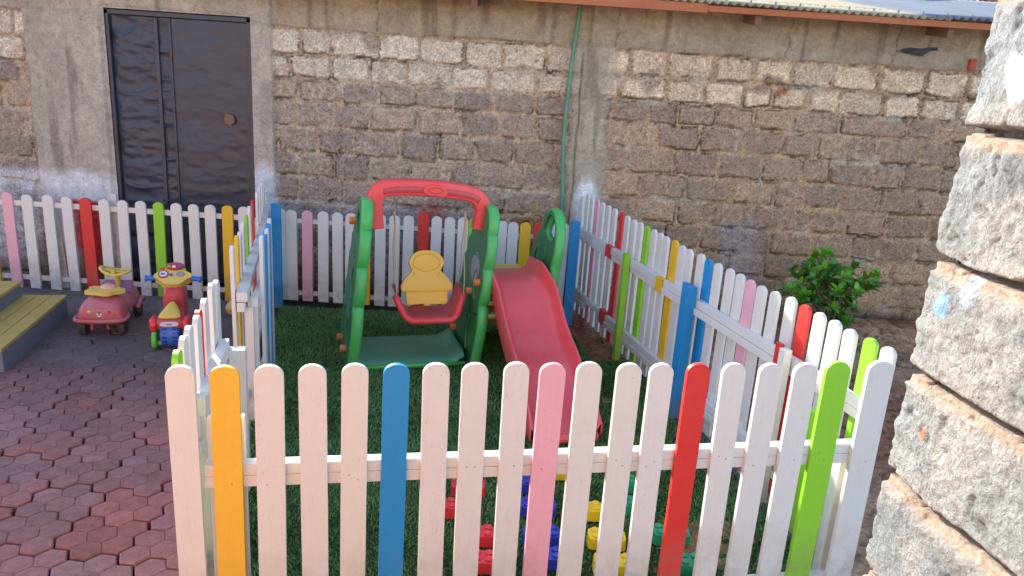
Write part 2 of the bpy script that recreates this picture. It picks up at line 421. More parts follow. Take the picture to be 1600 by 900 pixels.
# combed tufts: pile leans in slowly changing directions
cmb=fbm(bx_,by_,1.3,91,3)*2*PI*2; ln[:,0]+=.006*np.cos(cmb); ln[:,1]+=.006*np.sin(cmb)
v=np.zeros((n,3,3)); z0=.012
v[:,0,0]=bx_-ww*np.cos(an);v[:,0,1]=by_-ww*np.sin(an);v[:,0,2]=z0
v[:,1,0]=bx_+ww*np.cos(an);v[:,1,1]=by_+ww*np.sin(an);v[:,1,2]=z0
v[:,2,0]=bx_+ln[:,0];v[:,2,1]=by_+ln[:,1];v[:,2,2]=z0+hh
me=bpy.data.meshes.new('turf'); me.vertices.add(n*3); me.vertices.foreach_set('co',v.reshape(-1).astype(np.float32))
me.loops.add(n*3); me.loops.foreach_set('vertex_index',np.arange(n*3,dtype=np.int32)); me.polygons.add(n); me.polygons.foreach_set('loop_start',(np.arange(n)*3).astype(np.int32)); me.update(calc_edges=True)
tag(link('artificial_grass',me,'turf'),'short dark green artificial grass carpeting the play yard','artificial grass',kind='stuff')
bm=BM(); tube(bm,[(x,y,.008) for x,y in ((.97,5.03),(1.085,4.23),(1.225,3.44),(1.34,2.83),(1.47,2.45))],.014,8); 
tag(obj('edging_strip',bm,'rubber_edge',smooth=True),'thin dark edging strip along the right edge of the green carpet','edging')

# ------------------------------------------------------------------ back building: wall, door, roof
bld=empty('block_building',(0,WY,0)); tag(bld,'low building of rough grey blocks with black steel door and corrugated roof','building')
def wall():
    dx=.0115; xs=np.arange(-6.0,6.0,dx); zs=np.arange(-.08,2.62,dx)
    X,Z=np.meshgrid(xs,zs,indexing='ij')
    wx=X+.012*(fbm(X,Z,5,1,3)-.5)*2; wz=Z+.014*(fbm(X,Z,5,2,3)-.5)*2+.012*(fbm(X,Z,.9,3,2)-.5)*2
    jn=fbm(X,Z,22,4,4)-.5; jl=fbm(X,Z,3.5,6,3)-.5
    zj=[-.2,0.0,.20,.405,.605,.81,1.01,1.215,1.425,1.63,1.80,1.985,2.19,2.7]
    edge=np.full(X.shape,9.); bid=np.zeros(X.shape); rowi=np.zeros(X.shape,int)
    rs=np.random.default_rng(42)
    for r_ in range(len(zj)-1):
        z0,z1=zj[r_],zj[r_+1]; m=(wz>=z0)&(wz<z1)
        x=-6.3-rs.uniform(0,.3); js=[x]
        while x<6.5:
            x+=rs.choice([.30,.33,.36,.38,.24,.31]); js.append(x)
        js=np.array(js); i=np.searchsorted(js,wx)-1; i=np.clip(i,0,len(js)-2)
        ex=np.minimum(wx-js[i],js[i+1]-wx); ez=np.minimum(wz-z0,z1-wz)
        kk=.012
        e=np.minimum(ex,ez)-.5*np.clip(kk-np.abs(ex-ez),0,kk)  # rounded corners
        edge=np.where(m,e,edge); bid=np.where(m,r_*100+i,bid); rowi=np.where(m,r_,rowi)
    rb=rs.random(2000)[bid.astype(int)]; rb2=rs.random(2000)[bid.astype(int)]; rb3=rs.random(2000)[bid.astype(int)]
    e=edge+jn*.028+jl*.026+(fbm(X,Z,60,5,2)-.5)*.014-.011-.013*rb3
    blk=sstep(-.003,.006,e)            # 1 on block face, 0 on mortar
    grain=fbm(X,Z,28,9,4)-.5; big=fbm(X,Z,2,12,4)
    # height towards the viewer
    h=blk*(.006+.012*rb+.020*(fbm(X,Z,9,14,5)-.5)+.009*grain)+(1-blk)*(.004*grain-.001+.010*(fbm(X,Z,6,16,3)-.5))
    gap=sstep(.55,.66,fbm(X,Z,4.5,55,3))*sstep(.007,.001,np.abs(edge-.014+jn*.03))*.8  # open joints in places
    h=h-.02*gap
    # colours
    mort=np.array([.47,.365,.255]); mort2=np.array([.40,.315,.23])
    mc=mort+(mort2-mort)*sstep(.35,.65,big)[...,None]
    g1=np.array([.38,.30,.235]); g2=np.array([.295,.24,.20]); g3=np.array([.43,.335,.245])
    bc=g1*(1-rb2[...,None])+g2*rb2[...,None]; bc=np.where((rb3>.80)[...,None],g3,bc)
    bc=np.where((rb3>.975)[...,None],np.array([.34,.17,.10]),bc)
    # the two upper courses carry old lime wash
    lime=((rowi==10)|(rowi==11))*sstep(.2,.36,fbm(X,Z,4,19,3)+.12*(rb2-.5))
    lc=np.array([.66,.575,.45])*(.85+.3*rb[...,None]); bc=bc*(1-.9*lime[...,None])+lc*.9*lime[...,None]
    C=bc*blk[...,None]+mc*(1-blk[...,None])
    C=C*(1-.75*gap[...,None])
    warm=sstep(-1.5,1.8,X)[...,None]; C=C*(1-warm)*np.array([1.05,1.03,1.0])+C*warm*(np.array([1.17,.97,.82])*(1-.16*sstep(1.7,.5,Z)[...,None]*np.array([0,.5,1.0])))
    # vertex-fine speckle, pale mortar smeared over the block faces, dark weather cracks
    sp1=vnoise(X*88+.3,Z*88,41); sp2=vnoise(X*44,Z*50,43); C=C*(.66+.42*sp1+.28*sp2)[...,None]; h=h+.0045*(sp1-.5)+.004*(sp2-.5)
    smr=sstep(.60,.72,fbm(X,Z,5,44,5))*sstep(.05,.015,edge); C=C*(1-.5*smr[...,None])+np.array([.56,.47,.35])*.5*smr[...,None]; h=h+.004*smr
    ck=sstep(.012,.003,np.abs(fbm(X*.8,Z*1.2,7,46,4)-.5))*sstep(.5,.62,fbm(X,Z,1.9,47,3)); C=C*(1-.62*ck[...,None]); h=h-.006*ck
    und=sstep(.013,.004,np.abs(edge-.012+jn*.02))*(np.roll(blk,-2,1)>blk+.05)*sstep(.42,.52,fbm(X,Z,7,48,2)); C=C*(1-.55*und[...,None]); h=h-.008*und
    # plaster: ring beam above the blocks, door surround, pilaster by the pipe
    pl=np.zeros(X.shape); ph=np.zeros(X.shape)
    def P_(m,hh,soft=1): 
        nonlocal pl,ph
        pl=np.maximum(pl,m); ph=np.where(m>.5,hh,ph)
    wn_=.012*(fbm(X,Z,7,21,3)-.5)*2; 
    P_(sstep(2.185,2.20,Z+wn_*1.5),.022)
    P_(sstep(2.385,2.395,Z+wn_*.4),.034)
    P_(((X+wn_*.5>-4.0)&(X<-3.30)).astype(float),.075)
    P_(((X>-2.25)&(X+wn_*.5<-2.04)).astype(float),.048)
    P_(((X>-4.0)&(X<-2.04)&(Z>2.2)).astype(float),.062)
    smear=sstep(-.10,.06,(.14-np.abs(X-.53))+.16*(fbm(X,Z,3,23,4)-.5)+.02*jn); P_(smear*(Z<2.2),.022)
    pc=np.array([.46,.38,.285])*(.78+.5*fbm(X,Z,3,25,5))[...,None]
    lt=(X<-2.0); pc=np.where(lt[...,None],np.array([.47,.41,.33])*(.7+.6*fbm(X*1.6,Z*.6,3,26,5))[...,None],pc)
    pc=np.where(((Z>2.19)&(X>-2.0))[...,None],pc*np.array([.90,.86,.80]),pc)
    vert=fbm(X*6,Z*.6,2,27,4); 
    streak=(sstep(.6,.75,vert)*.35)[...,None]; pc=pc*(1-streak)
    C=C*(1-pl[...,None])+pc*pl[...,None]
    h=h*(1-pl)+pl*(ph+.012*(fbm(X,Z,5,29,5)-.5)+.006*grain)
    # shutter-board seams in the ring beam
    for sx in (-1.2,.7,2.05,2.9,4.2): 
        s_=np.exp(-((X-sx+.01*np.sin(Z*40))/.005)**2)*(Z>2.2); h=h-.010*s_; C=C*(1-.5*s_[...,None])
    crack=np.exp(-((X-.445+.03*(fbm(X*0,Z,3,33,3)-.5))/.007)**2)*(Z<2.15); C=C*(1-.75*crack[...,None]); h=h-.012*crack
    # overspray and drips of fence paint, where brushes and rollers missed
    fz=fbm(X,Z,9,35,4); fz2=fbm(X,Z,3,36,4)
    def halo(cx,z1,rx,rz,col,a,z0=-1):
        nonlocal C
        d=np.sqrt(((X-cx)/rx)**2+((np.maximum(Z-z1,0)+np.maximum(z0-Z,0))/rz)**2)+(fz-.5)*.8+(fz2-.5)*.6
        k_=(a*sstep(1.1,.35,d))[...,None]; C=C*(1-k_)+np.array(col)*k_
    W_=(.60,.60,.62)
    halo(-4.7,.84,.75,.12,(.68,.68,.70),.85); halo(-3.65,.84,.5,.16,(.72,.72,.74),.9); halo(-2.13,.92,.13,.22,(.74,.74,.76),.95); halo(-1.2,.78,.9,.08,(.42,.38,.42),.35)
    halo(.555,.98,.11,.18,(.78,.78,.80),1.0); halo(.50,.55,.075,.34,(.05,.18,.42),.85); halo(-.72,.80,.17,.10,(.42,.10,.09),.75); halo(-3.60,.66,.20,.05,(.50,.035,.035),1.0,.0); halo(-3.95,.6,.16,.16,(.42,.2,.22),.5,.1)
    halo(.15,.86,.06,.07,(.45,.36,.08),.5); halo(1.9,.86,.2,.05,(.35,.36,.42),.3)
    # a big orange-brown scar left of the pillar, ochre soil splash at the foot
    halo(-4.35,1.58,.09,.05,(.40,.17,.08),.8,1.55); halo(1.42,1.12,.17,.08,(.36,.28,.2),.6,1.0)
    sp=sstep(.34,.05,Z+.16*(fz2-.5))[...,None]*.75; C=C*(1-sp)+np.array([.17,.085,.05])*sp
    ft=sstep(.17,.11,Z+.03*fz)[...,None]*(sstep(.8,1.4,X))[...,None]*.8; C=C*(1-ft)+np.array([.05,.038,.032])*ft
    skip=((X[:-1,:-1]>-3.372)&(X[:-1,:-1]<-2.21)&(Z[:-1,:-1]<2.232))
    h=np.where((X>-3.40)&(X<-2.18)&(Z<2.26),.045,h)
    P3=np.stack([X,-h,Z],-1)
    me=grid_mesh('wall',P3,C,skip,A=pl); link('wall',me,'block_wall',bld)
    bm=BM(); box(bm,(-4.71,.13,1.25),(2.62,.18,2.7)); box(bm,(1.9,.13,1.25),(8.2,.18,2.7)); box(bm,(-2.79,.13,2.43),(1.3,.19,.36)); obj('wall_core',bm,'wood_dark',bld)
    box_=BM(); box(box_,(-2.79,.30,1.2),(1.5,.02,2.7)); box(box_,(-2.79,.20,2.56),(1.5,.22,.12)); box(box_,(0,.30,2.56),(12,.3,.05)); obj('inner_wall',box_,'wood_dark',bld)
wall()
# --- door: frame, two sheet-steel leaves, lock
fr=BM()
box(fr,(-3.357,-.005,1.14),(.036,.06,2.19)); box(fr,(-2.222,-.005,1.14),(.036,.06,2.19)); box(fr,(-2.79,-.005,2.218),(1.17,.06,.036))
def leaf(x0,x1,seed,amp):
    xs=np.linspace(x0,x1,int((x1-x0)/.012)); zs=np.linspace(.03,2.195,180); X,Z=np.meshgrid(xs,zs,indexing='ij')
    d=amp*((1-np.abs(fbm(X*1.2,Z*3,2.6,seed,4)*2-1))**3-.4)*sstep(x0,x0+.05,X)*sstep(x1,x1-.05,X)
    me=grid_mesh('door_leaf',np.stack([X,-.002-d,Z],-1),np.ones(X.shape+(3,))); return me
dl=link('door',leaf(-3.335,-2.845,61,.019),'door',bld); 
obj('door_frame',fr,'door',dl,bev=.003)
dr=link('door',leaf(-2.86,-2.245,71,.006),'door',bld); dr.location=(0,-.012,0)
bm=BM(); 
for (x0,x1) in ((-2.985,-2.955),(-2.868,-2.85)): box(bm,((x0+x1)/2,-.020,1.12),(x1-x0,.012,2.15))
obj('door_rib',bm,'door',dl,bev=.004)
bm=BM(); cyl(bm,(-2.40,-.022,1.44),(-2.40,-.036,1.44),.046,8); obj('lock_plate',bm,'wood_dark',dr,bev=.003)
# --- roof
EY=-.42; EZ=2.532; TH=R(10.3)
def sheet(name,x0,x1,mat,y0=EY,z0=EZ,ln=2.2,pitch=.0605,amp=.0115,th=TH,parent=bld,lift=0,skew=0):
    nx=int((x1-x0)/pitch*8)+1; xs=np.linspace(x0,x1,nx); ts=np.linspace(0,ln,14); X,T=np.meshgrid(xs,ts,indexing='ij')
    ed=.012*np.sin(X*3.1)*(T<.01)
    z=z0+lift+T*math.sin(th)+amp*np.cos(2*PI*X/pitch)+.010*np.sin(X*1.7+T*2)*.5
    me=grid_mesh(name,np.stack([X+skew*T,y0+ed+T*math.cos(th),z],-1),np.ones(X.shape+(3,)))
    o=link(name,me,mat,parent); s=o.modifiers.new('thick','SOLIDIFY'); s.thickness=.0025; s.offset=1; return o
rf=sheet('roof_sheet',-6.2,3.08,'sheet_cream',skew=-.30)
rg=sheet('roof_sheet',2.94,6.2,'sheet_grey',lift=.010,skew=-.30)
for i in range(18):
    x=.55+i*.1815
    bm=BM(); cyl(bm,(x-.02,EY+.07,EZ+.026),(x-.02,EY+.07,EZ+.044),.009,8); obj('roof_nail',bm,'steel',rf if x<2.6 else rg)
bm=BM()
segs=[(-6.2,-.62,.0),(-.62,1.30,.010),(1.30,6.2,0)]
for a,b_,o_ in segs: box(bm,((a+b_)/2,EY+.035-o_,EZ-.037),(b_-a-.004,.025,.045 if a>0 else .065))
obj('fascia_board',bm,'wood',bld,bev=.003)
for x in (-3.9,-2.1,-.42,1.69,3.12,4.6):
    bm=BM(); q=[(EY+.06,EZ-.13),(EY+.06,EZ-.03),(1.9,EZ-.03+1.9*math.tan(TH)),(1.9,EZ-.13+1.9*math.tan(TH)),(.1,EZ-.165+.52*math.tan(TH))]
    prism(bm,[q],lambda u,v_,t:(x+t,u,v_),-.024,.024); obj('rafter',bm,'wood_dark',bld,bev=.003)
bm=BM(); box(bm,(0,EY+2.2*math.cos(TH)-.05,EZ+2.2*math.sin(TH)-.035),(12.4,.10,.05)); obj('ridge_board',bm,'wood_dark',bld)
# a second, farther roof with rusty sheets shows over the grey one
b2=empty('rear_building',(4.1,8.0,0),R(26)); tag(b2,'building behind with rusty orange corrugated roof edge above the grey sheets','building')
bm=BM(); box(bm,(1.6,1.6,1.4),(4.0,2.6,2.8)); obj('wall',bm,'wood_dark',b2)
sheet('roof_sheet',-.6,4,'sheet_rust',y0=.0,z0=3.0,ln=2.8,pitch=.10,amp=.016,th=R(20),parent=b2)
bm=BM(); tube(bm,[(-.6,-.03,2.965),(1,-.03,2.955),(4,-.03,2.94)],.035,8,flat=.8); obj('gutter',bm,'steel',b2,smooth=True)

# green hose pipe fixed to the wall
bm=BM(); pp=[onpl(907,8,(0,WY-.06,0),(0,1,0)),onpl(899,60,(0,WY-.06,0),(0,1,0)),onpl(888,140,(0,WY-.055,0),(0,1,0)),onpl(880,230,(0,WY-.05,0),(0,1,0)),onpl(877,345,(0,WY-.05,0),(0,1,0))]
pp=[Vector((pp[0].x+.005,WY-.06,2.60))]+pp+[Vector((pp[-1].x,WY-.06,.03))]
tube(bm,smooth_path(pp,6),.0165,12); tag(obj('drain_pipe',bm,'pipe',smooth=True),'thin green plastic pipe running down the block wall','pipe')
for z_ in (1.86,1.0):
    q_=min(pp,key=lambda p:abs(p.z-z_)); bm=BM(); box(bm,(q_.x,q_.y+.012,q_.z),(.055,.03,.016)); obj('pipe_clip',bm,'wood',bpy.data.objects['drain_pipe'],bev=.003)
# torn black film stuck on the ring beam, clay fragment
bm=BM(); a=[onpl(x,y,(0,WY-.045,0),(0,1,0)) for x,y in ((1405,79),(1412,76),(1424,74),(1440,76),(1450,74),(1464,74),(1465,79),(1452,80),(1446,84),(1440,88),(1430,86),(1424,84),(1414,83))]
prism(bm,[[(p.x,p.z) for p in a]],lambda u,v_,t:(u,WY-.045+t+.006*math.sin(u*90)+.005*math.sin(v_*140),v_),-.006,.0); tag(obj('plastic_scrap',bm,'bag'),'torn scrap of black plastic stuck on the wall below the roof','plastic scrap')
bm=BM(); p=onpl(1518,101,(0,WY-.03,0),(0,1,0)); box(bm,(p.x,WY-.03,p.z),(.05,.05,.085)); tag(obj('brick_fragment',bm,'brickred',bev=.006),'small red clay fragment sticking out of the wall beside the stone corner','brick')

# ------------------------------------------------------------------ stone corner, very near on the right
def stone_wall():
    d=Vector((.10,-1,0)).normalized(); nrm=Vector((-d.y*-1,0,0))
    e0=Vector((.690,1.185,0)); nA=Vector((d.y,-d.x,0)) # faces left
    if nA.x>0: nA=-nA
    dB=Vector((1,.1,0)).normalized(); nB=Vector((-.1,1,0)).normalized()
    ds=.0042; ts=np.concatenate([np.arange(-.42,-.06,.012),np.arange(-.06,.75,ds),np.arange(.75,2.7,.012)]); zs=np.concatenate([np.arange(-.03,.95,.012),np.arange(.95,2.35,ds),np.arange(2.35,2.9,.012)])
    T,Z=np.meshgrid(ts,zs,indexing='ij')
    joints=[z_ for z_ in np.array([-.35,-.15,.055,.26,.465,.67,.875,1.08,1.275,1.468,1.662,1.868,2.075,2.28,2.49,2.70,2.95])]
    wz=Z+.010*(fbm(T,Z,4,101,3)-.5)*2+.006*(fbm(T,Z,14,107,3)-.5)*2
    row=np.searchsorted(np.array(joints),wz)-1; jz=np.array(joints)
    up=wz-jz[row]; dn=jz[row+1]-wz      # distance above lower joint / below upper joint
    off=np.where(row%2==0,.0,.21)
    vx=(T+off-.52)%.42; ex=np.minimum(vx,.42-vx); ex=np.where(T<.26,9,ex)
    rid=np.random.default_rng(5).random((40,20)); rb=rid[row%40,np.floor((T+off-.52)/.42).astype(int)%20]
    base=.007*(fbm(T,Z,5,102,3)-.5)*2+.0035*(fbm(T,Z,24,103,5)-.5)*2+.0025*(fbm(T,Z,90,123,3)-.5)*2+.006*rb
    nse=.007*(fbm(T,Z,12,104,4)-.5)*2
    # joint profile from the top down: undercut gap, then mortar ledge, then stone
    gap=sstep(.0,.005,.015-up*1.0+nse*.7) * (up<.05)
    ledge=sstep(.021,.015,dn+nse*.6)
    vj=sstep(.012,.004,ex+nse*.5)
    h=base+.012
    h=h*(1-ledge)+ledge*(.000+.008*fbm(T,Z,9,105,4)+.004*fbm(T,Z,40,106,2))
    h=h*(1-gap)+gap*(-.016); h=h*(1-vj)+vj*(-.012)
    # pits
    pit=sstep(.70,.80,fbm(T,Z,44,108,3)); h=h-.003*pit; big_=sstep(.84,.90,fbm(T,Z,12,118,3)); h=h-.008*big_; c_dark=(1-.22*pit-.3*big_)[...,None]
    c=np.array([.270,.285,.272])*(.84+.34*fbm(T,Z,5,110,5))[...,None]
    sk=(sstep(.56,.66,fbm(T*7,Z*.9+T*2.2,2.2,131,5))*.22)[...,None]; c=c*(1-sk)
    c=c*(1-.22*rb[...,None]*np.array([1.0,.9,.7])); ck=sstep(.55,.68,fbm(T,Z,7,111,5))[...,None]
    c=c*(1-.7*ck)+np.array([.36,.35,.315])*.7*ck
    bl=sstep(.62,.72,fbm(T,Z,3,112,4))[...,None]; c=c*(1-.25*bl)+np.array([.24,.29,.33])*.25*bl
    om=np.array([.40,.285,.20]); lk=np.clip(ledge+vj,0,1)[...,None]; c=c*(1-lk)+om*lk*(.8+.4*fbm(T,Z,20,113,3)[...,None])
    # mortar smear on the stone faces just under and over the joints
    sm=(sstep(.042,.02,np.minimum(up,dn)+.05*(fbm(T,Z,9,114,4)-.5))*.30)[...,None]; c=c*(1-sm)+np.array([.42,.37,.31])*sm
    c=c*c_dark*(1-.6*gap[...,None])  # pits darkened; shadow under each block's overhang painted into the gap
    for (tt,zz,rr,cc) in ((.05,1.60,.020,(.22,.42,.66)),(.10,1.635,.022,(.40,.50,.62)),(.07,1.385,.008,(.50,.18,.09)),(.10,1.95,.03,(.80,.80,.84))):
        k_=sstep(1.1,.7,np.sqrt(((T-tt)/rr)**2+((Z-zz)/(rr*1.3))**2)+(fbm(T,Z,30,115,3)-.5)*1.2)[...,None]*.8; c=c*(1-k_)+np.array(cc)*k_
    # wrap round the corner with an uneven arris
    rr=.016; cornerw=.008*(fbm(T*0,Z,5,116,4)-.5)*2+.006*(fbm(T*0,Z,38,119,4)-.5)*2
    P3=np.zeros(T.shape+(3,))
    s=np.clip(T/rr,-1,1)*.5+.5   # 0 on end face, 1 on long face
    A=np.array(nA)[None,None]; B=np.array(nB)[None,None]
    nn=A*s[...,None]+B*(1-s[...,None]); nn/=np.linalg.norm(nn,axis=-1,keepdims=True)
    base_p=np.array(e0)[None,None]+np.maximum(T,0)[...,None]*np.array(d)+np.maximum(-T,0)[...,None]*np.array(dB)
    near=np.exp(-(T/.05)**2)
    P3=base_p+nn*(h-near*(.006+.0*cornerw)+near*cornerw)[...,None]; P3[...,2]=Z
    me=grid_mesh('stone_pier',P3,c)
    o=link('stone_wall',me,'stone'); tag(o,'pale rough stone wall corner with recessed orange mortar joints, close at the right','stone wall')
    xs=np.linspace(-7.5,.75,40); zs=np.linspace(-.03,3.2,20); X,Z=np.meshgrid(xs,zs,indexing='ij')
    me=grid_mesh('bounce_wall',np.stack([X,-1.45+0*X,Z],-1),np.ones(X.shape+(3,))*np.array([.70,.46,.31])); rw=link('bounce_wall',me,'plaster',o); m_=rw.modifiers.new('t','SOLIDIFY'); m_.thickness=.2; m_.offset=0  # added unseen wall behind the camera, bounces warm sunlight onto the front fence
stone_wall()

# ------------------------------------------------------------------ picket fences
def picket_mesh(w,ht,th=.019,z0=.0,bow=0.0):
    k=12; out=[(-w/2,z0),(w/2,z0)]
    r_=w/2; cz=ht-r_*.82
    out+= [(w/2+bow*.3,(z0+cz)/2)]
    out+=[(r_*math.cos(a),cz+r_*.82*math.sin(a)) for a in [PI*i/k for i in range(k+1)]]
    out+=[(-w/2+bow*.3,(z0+cz)/2)]
    bm=BM(); prism(bm,[out],lambda u,v_,t:(u,t,v_),-th/2,th/2); return bm
def fence(label,p0,p1,tops,rails,posts=(),w=.095,zb=.05,th=.019,rail_side=1,group='picket fences round the play yard',patches=(),tilt=0.0,extra=None,cat='picket fence',zfix=None,nails=None):
    """tops: (pixel x, pixel y, colour code) of each picket's top; local x runs along the fence, y across it"""
    p0=Vector((*p0,0)); p1=Vector((*p1,0)); d=(p1-p0); Ln=d.length; d.normalize(); ang=math.atan2(d.y,d.x)
    nr=Vector((-d.y,d.x,0)); root=empty('picket_fence',p0,ang); tag(root,label,cat,group)
    for i,t in enumerate(tops):
        x,y,c=t[:3]; P_=onpl(x,y,p0,nr); s=(P_-p0).dot(d); zt=P_.z if zfix is None else zfix+random.uniform(-.008,.008)
        ww=(t[3] if len(t)>3 else w)*random.uniform(.97,1.03)
        m=picket_mesh(ww,zt-zb,th,0,random.uniform(-.004,.004))
        o=obj('picket',m,CODE[c],root,(s,random.uniform(-.0015,.0015),zb+random.uniform(-.012,.012)*0),bev=.0022,ang=50)
        tl=(t[4] if len(t)>4 else tilt+random.uniform(-.008,.008)); o.rotation_euler=(random.uniform(-.006,.006),tl,0)
        o.location.x-=math.sin(tl)*(zt-zb)
        if nails:
            for zz in nails:
                for dx_ in random.choice(((),(-.012,),(.012,),(-.014,.013))):
                    bn=BM(); zc=zz+random.uniform(-.03,.015)-zb; cyl(bn,(dx_+random.uniform(-.004,.004),-th/2-.0012,zc),(dx_,-th/2+.001,zc),.0024,8); obj('nail',bn,'steel',o)
        if c not in 'WO': o['label']={'R':'red','B':'blue','Y':'yellow','G':'lime green','P':'pink','A':'golden yellow'}[c]+' picket'
    for r_ in rails:
        s0,s1,z,hh,tt=r_[:5]; mt=r_[5] if len(r_)>5 else 'W'; o_=(r_[6] if len(r_)>6 else 0)
        bm=BM(); box(bm,((s0+s1)/2,rail_side*(th/2+tt/2+.001+o_),z),(s1-s0,tt,hh)); obj('rail',bm,CODE[mt],root,bev=.0025)
    for q in posts:
        s,o_,z1,a,b_,mt=q[:6]; z0=q[6] if len(q)>6 else -.03
        bm=BM(); box(bm,(0,0,(z0+z1)/2),(a,b_,z1-z0)); o=obj('post',bm,CODE[mt],root,(s,rail_side*o_,0),bev=.003)
    return root
# front run
fp0=gz(281,570,1.0); fp1=gz(1380,560,1.0)
ft=[(281,570,'W'),(350,572,'A'),(420,570,'W'),(488,569,'W'),(555,569,'W'),(620,568,'B',.082),(682,567,'W'),(743,567,'W'),(808,566,'W'),(864,566,'P'),(922,566,'W'),(984,567,'W'),(1035,568,'W'),(1092,567,'R'),(1149,568,'W'),(1206,568,'W'),(1260,567,'W',.092),(1312,565,'G',.100),(1378,563,'W',.104)]
fl=(Vector((fp1.x,fp1.y,0))-Vector((fp0.x,fp0.y,0))).length
d_=Vector((fp1.x-fp0.x,fp1.y-fp0.y,0)).normalized(); n_f=Vector((-d_.y,d_.x,0))
def frz(x,y,off=.03): return onpl(x,y,Vector((fp0.x,fp0.y,0))+n_f*off,n_f)
za=frz(345,727,.012); zbm=frz(345,755,.012)
print('front rail z',za.z,zbm.z,frz(1340,697).z,frz(1340,735).z)
ztop=za.z
fence('white picket fence across the front of the play yard, nearest the camera',(fp0.x,fp0.y),(fp1.x,fp1.y),ft,
  [(.05,fl+.05,ztop-.020,.040,.044),(.05,fl+.05,ztop-.061,.040,.036),(.05,fl+.05,.035,.05,.04)],
  posts=[(.115,.062,ztop+.10*1.5,.115,.030,'W'),(fl-.02,.075,ztop-.085,.05,.05,'W')],w=.087,zb=.03,tilt=.0,nails=(ztop-.035,))
# right run
rp0=gz(911,308,1.0); rp1=gz(1392,543,1.0)
seq='WWWPWWWRWWWGWWWYWWWBWWWPWWWRWWWGW'
c6=[(66,60),(84,50),(100,60),(118,68),(136,78),(155,88),(175,98),(197,110),(218,122),(238,135),(260,145),(283,157),(305,168),(328,180),(350,192),(378,205),(402,222),(428,235),(464,250),(493,268),(522,282),(560,300),(597,317),(634,337),(672,357),(715,376),(768,395),(812,422),(862,447),(915,473),(970,503),(1037,533),(1097,563)]
rt=[(880+x/2.143,280+y/2.143,seq[i]) for i,(x,y) in enumerate(c6)]
rd=Vector((rp1.x-rp0.x,rp1.y-rp0.y,0)); rl=rd.length; rd.normalize(); rn=Vector((-rd.y,rd.x,0))
def rs_(x,y): 
    P_=onpl(x,y,Vector((rp0.x,rp0.y,0)),rn); return (P_-Vector((rp0.x,rp0.y,0))).dot(rd),P_.z
print('right',[ (round(a,2),round(b,2)) for a,b in (rs_(912,372),rs_(960,400),rs_(1040,455),rs_(1145,530),rs_(1240,590),rs_(908,468),rs_(990,545),rs_(1090,640),rs_(991,412),rs_(1092,472),rs_(1245,573),rs_(1230,600),rs_(1325,660))])
redS=rs_(958,395)[0]; yelS=rs_(1039,450)[0]
fence('long picket fence down the right side of the play yard, shaded white with coloured pickets',(rp0.x,rp0.y),(rp1.x,rp1.y),rt,
  [(0.02,redS-.06,.735,.045,.030),(0.02,redS-.06,.690,.042,.038),(redS-.05,redS+.06,.715,.09,.036,'R'),(redS+.07,yelS-.05,.735,.05,.040),(redS+.07,yelS-.05,.688,.04,.032),(yelS-.045,yelS+.045,.71,.09,.042,'Y'),(yelS+.055,rl+.05,.735,.045,.034),(yelS+.055,rl-.62,.690,.040,.044),(rl-.6,rl+.05,.690,.040,.030),
   (0.02,redS-.06,.215,.045,.030),(0.02,redS-.4,.165,.045,.045),(redS-.05,redS+.06,.20,.11,.036,'R'),(redS+.07,rl+.05,.215,.045,.036),(redS+.07,rl+.03,.17,.04,.045)],
  posts=[(rs_(991,412)[0]+.02,.072,.80,.042,.042,'G'),(rs_(1092,472)[0]+.02,.074,.83,.055,.055,'B'),(rs_(1092,472)[0]-.06,.060,.83,.05,.03,'B'),(rl-.52,.074,.80,.045,.04,'W'),(rl-.60,.050,.80,.045,.02,'R'),(rl-.22,.078,.62,.16,.02,'G'),(rl-.16,.06,.8,.05,.04,'W')],
  w=.073,zb=.03,rail_side=-1,th=.017)
# back runs
BY=5.80
b1=[(10,300,'P'),(41,304,'W'),(74,304,'W'),(103.6,307,'W'),(133,309,'R',.092),(162,311,'W'),(190.5,313,'W'),(219,314,'W'),(247,316,'G'),(274.5,317.5,'W'),(302,319,'W'),(328,320,'W'),(355,321,'Y'),(380,323,'W')]
b1=[(-54,296,'W'),(-22,298,'Y')]+b1
fence('picket fence on the paved side, standing in front of the black door',(-5.4,BY+.0),(-2.02,BY+.0),b1,[(.02,3.3,.700,.042,.020),(.02,3.3,.085,.04,.02)],rail_side=1,w=.083,zb=.0,posts=[(3.31,.04,.70,.04,.04,'W'),(.5,.04,.70,.04,.04,'W')],group='picket fences round the play yard')
for nm,(x0,y0,x1,y1),lab in (('spare_picket',(86,330,103,440),'weathered narrow board leaning behind the third and fourth white pickets'),('spare_picket',(176,303,190,440),'narrow white board standing taller behind the pickets right of the red one')):
    bm=BM(); a=onpl(x0,y0,(0,BY+.07,0),(0,1,0)); b_=onpl(x1,y1,(0,BY+.05,0),(0,1,0)); dv=(b_-a).normalized(); b_=a+dv*((a.z-.0)/(-dv.z)); c_=(a+b_)/2
    rt_=Vector((0,0,1)).rotation_difference(-dv).to_matrix(); box(bm,(0,0,0),(.055,.012,(a-b_).length)); o=obj(nm,bm,'offwhite',None,c_,bev=.002); o.rotation_euler=rt_.to_euler()
    tag(o,lab,'board','spare boards behind the fence')
b2_=[(438,326,'W'),(455,328,'W'),(480,329,'P'),(505,330.5,'W'),(527.5,332,'W'),(549,333,'W'),(572,334,'Y'),(595,335,'W'),(617,336.5,'W'),(639,337,'W'),(662,331,'R',.085),(683,338,'W'),(703.5,339,'W'),(724,340,'W'),(741,341,'G'),(763,343,'W'),(785,345,'W'),(802.7,347,'W'),(822,347.5,'Y'),(843,348,'R'),(862,348,'W'),(882,349,'W')]
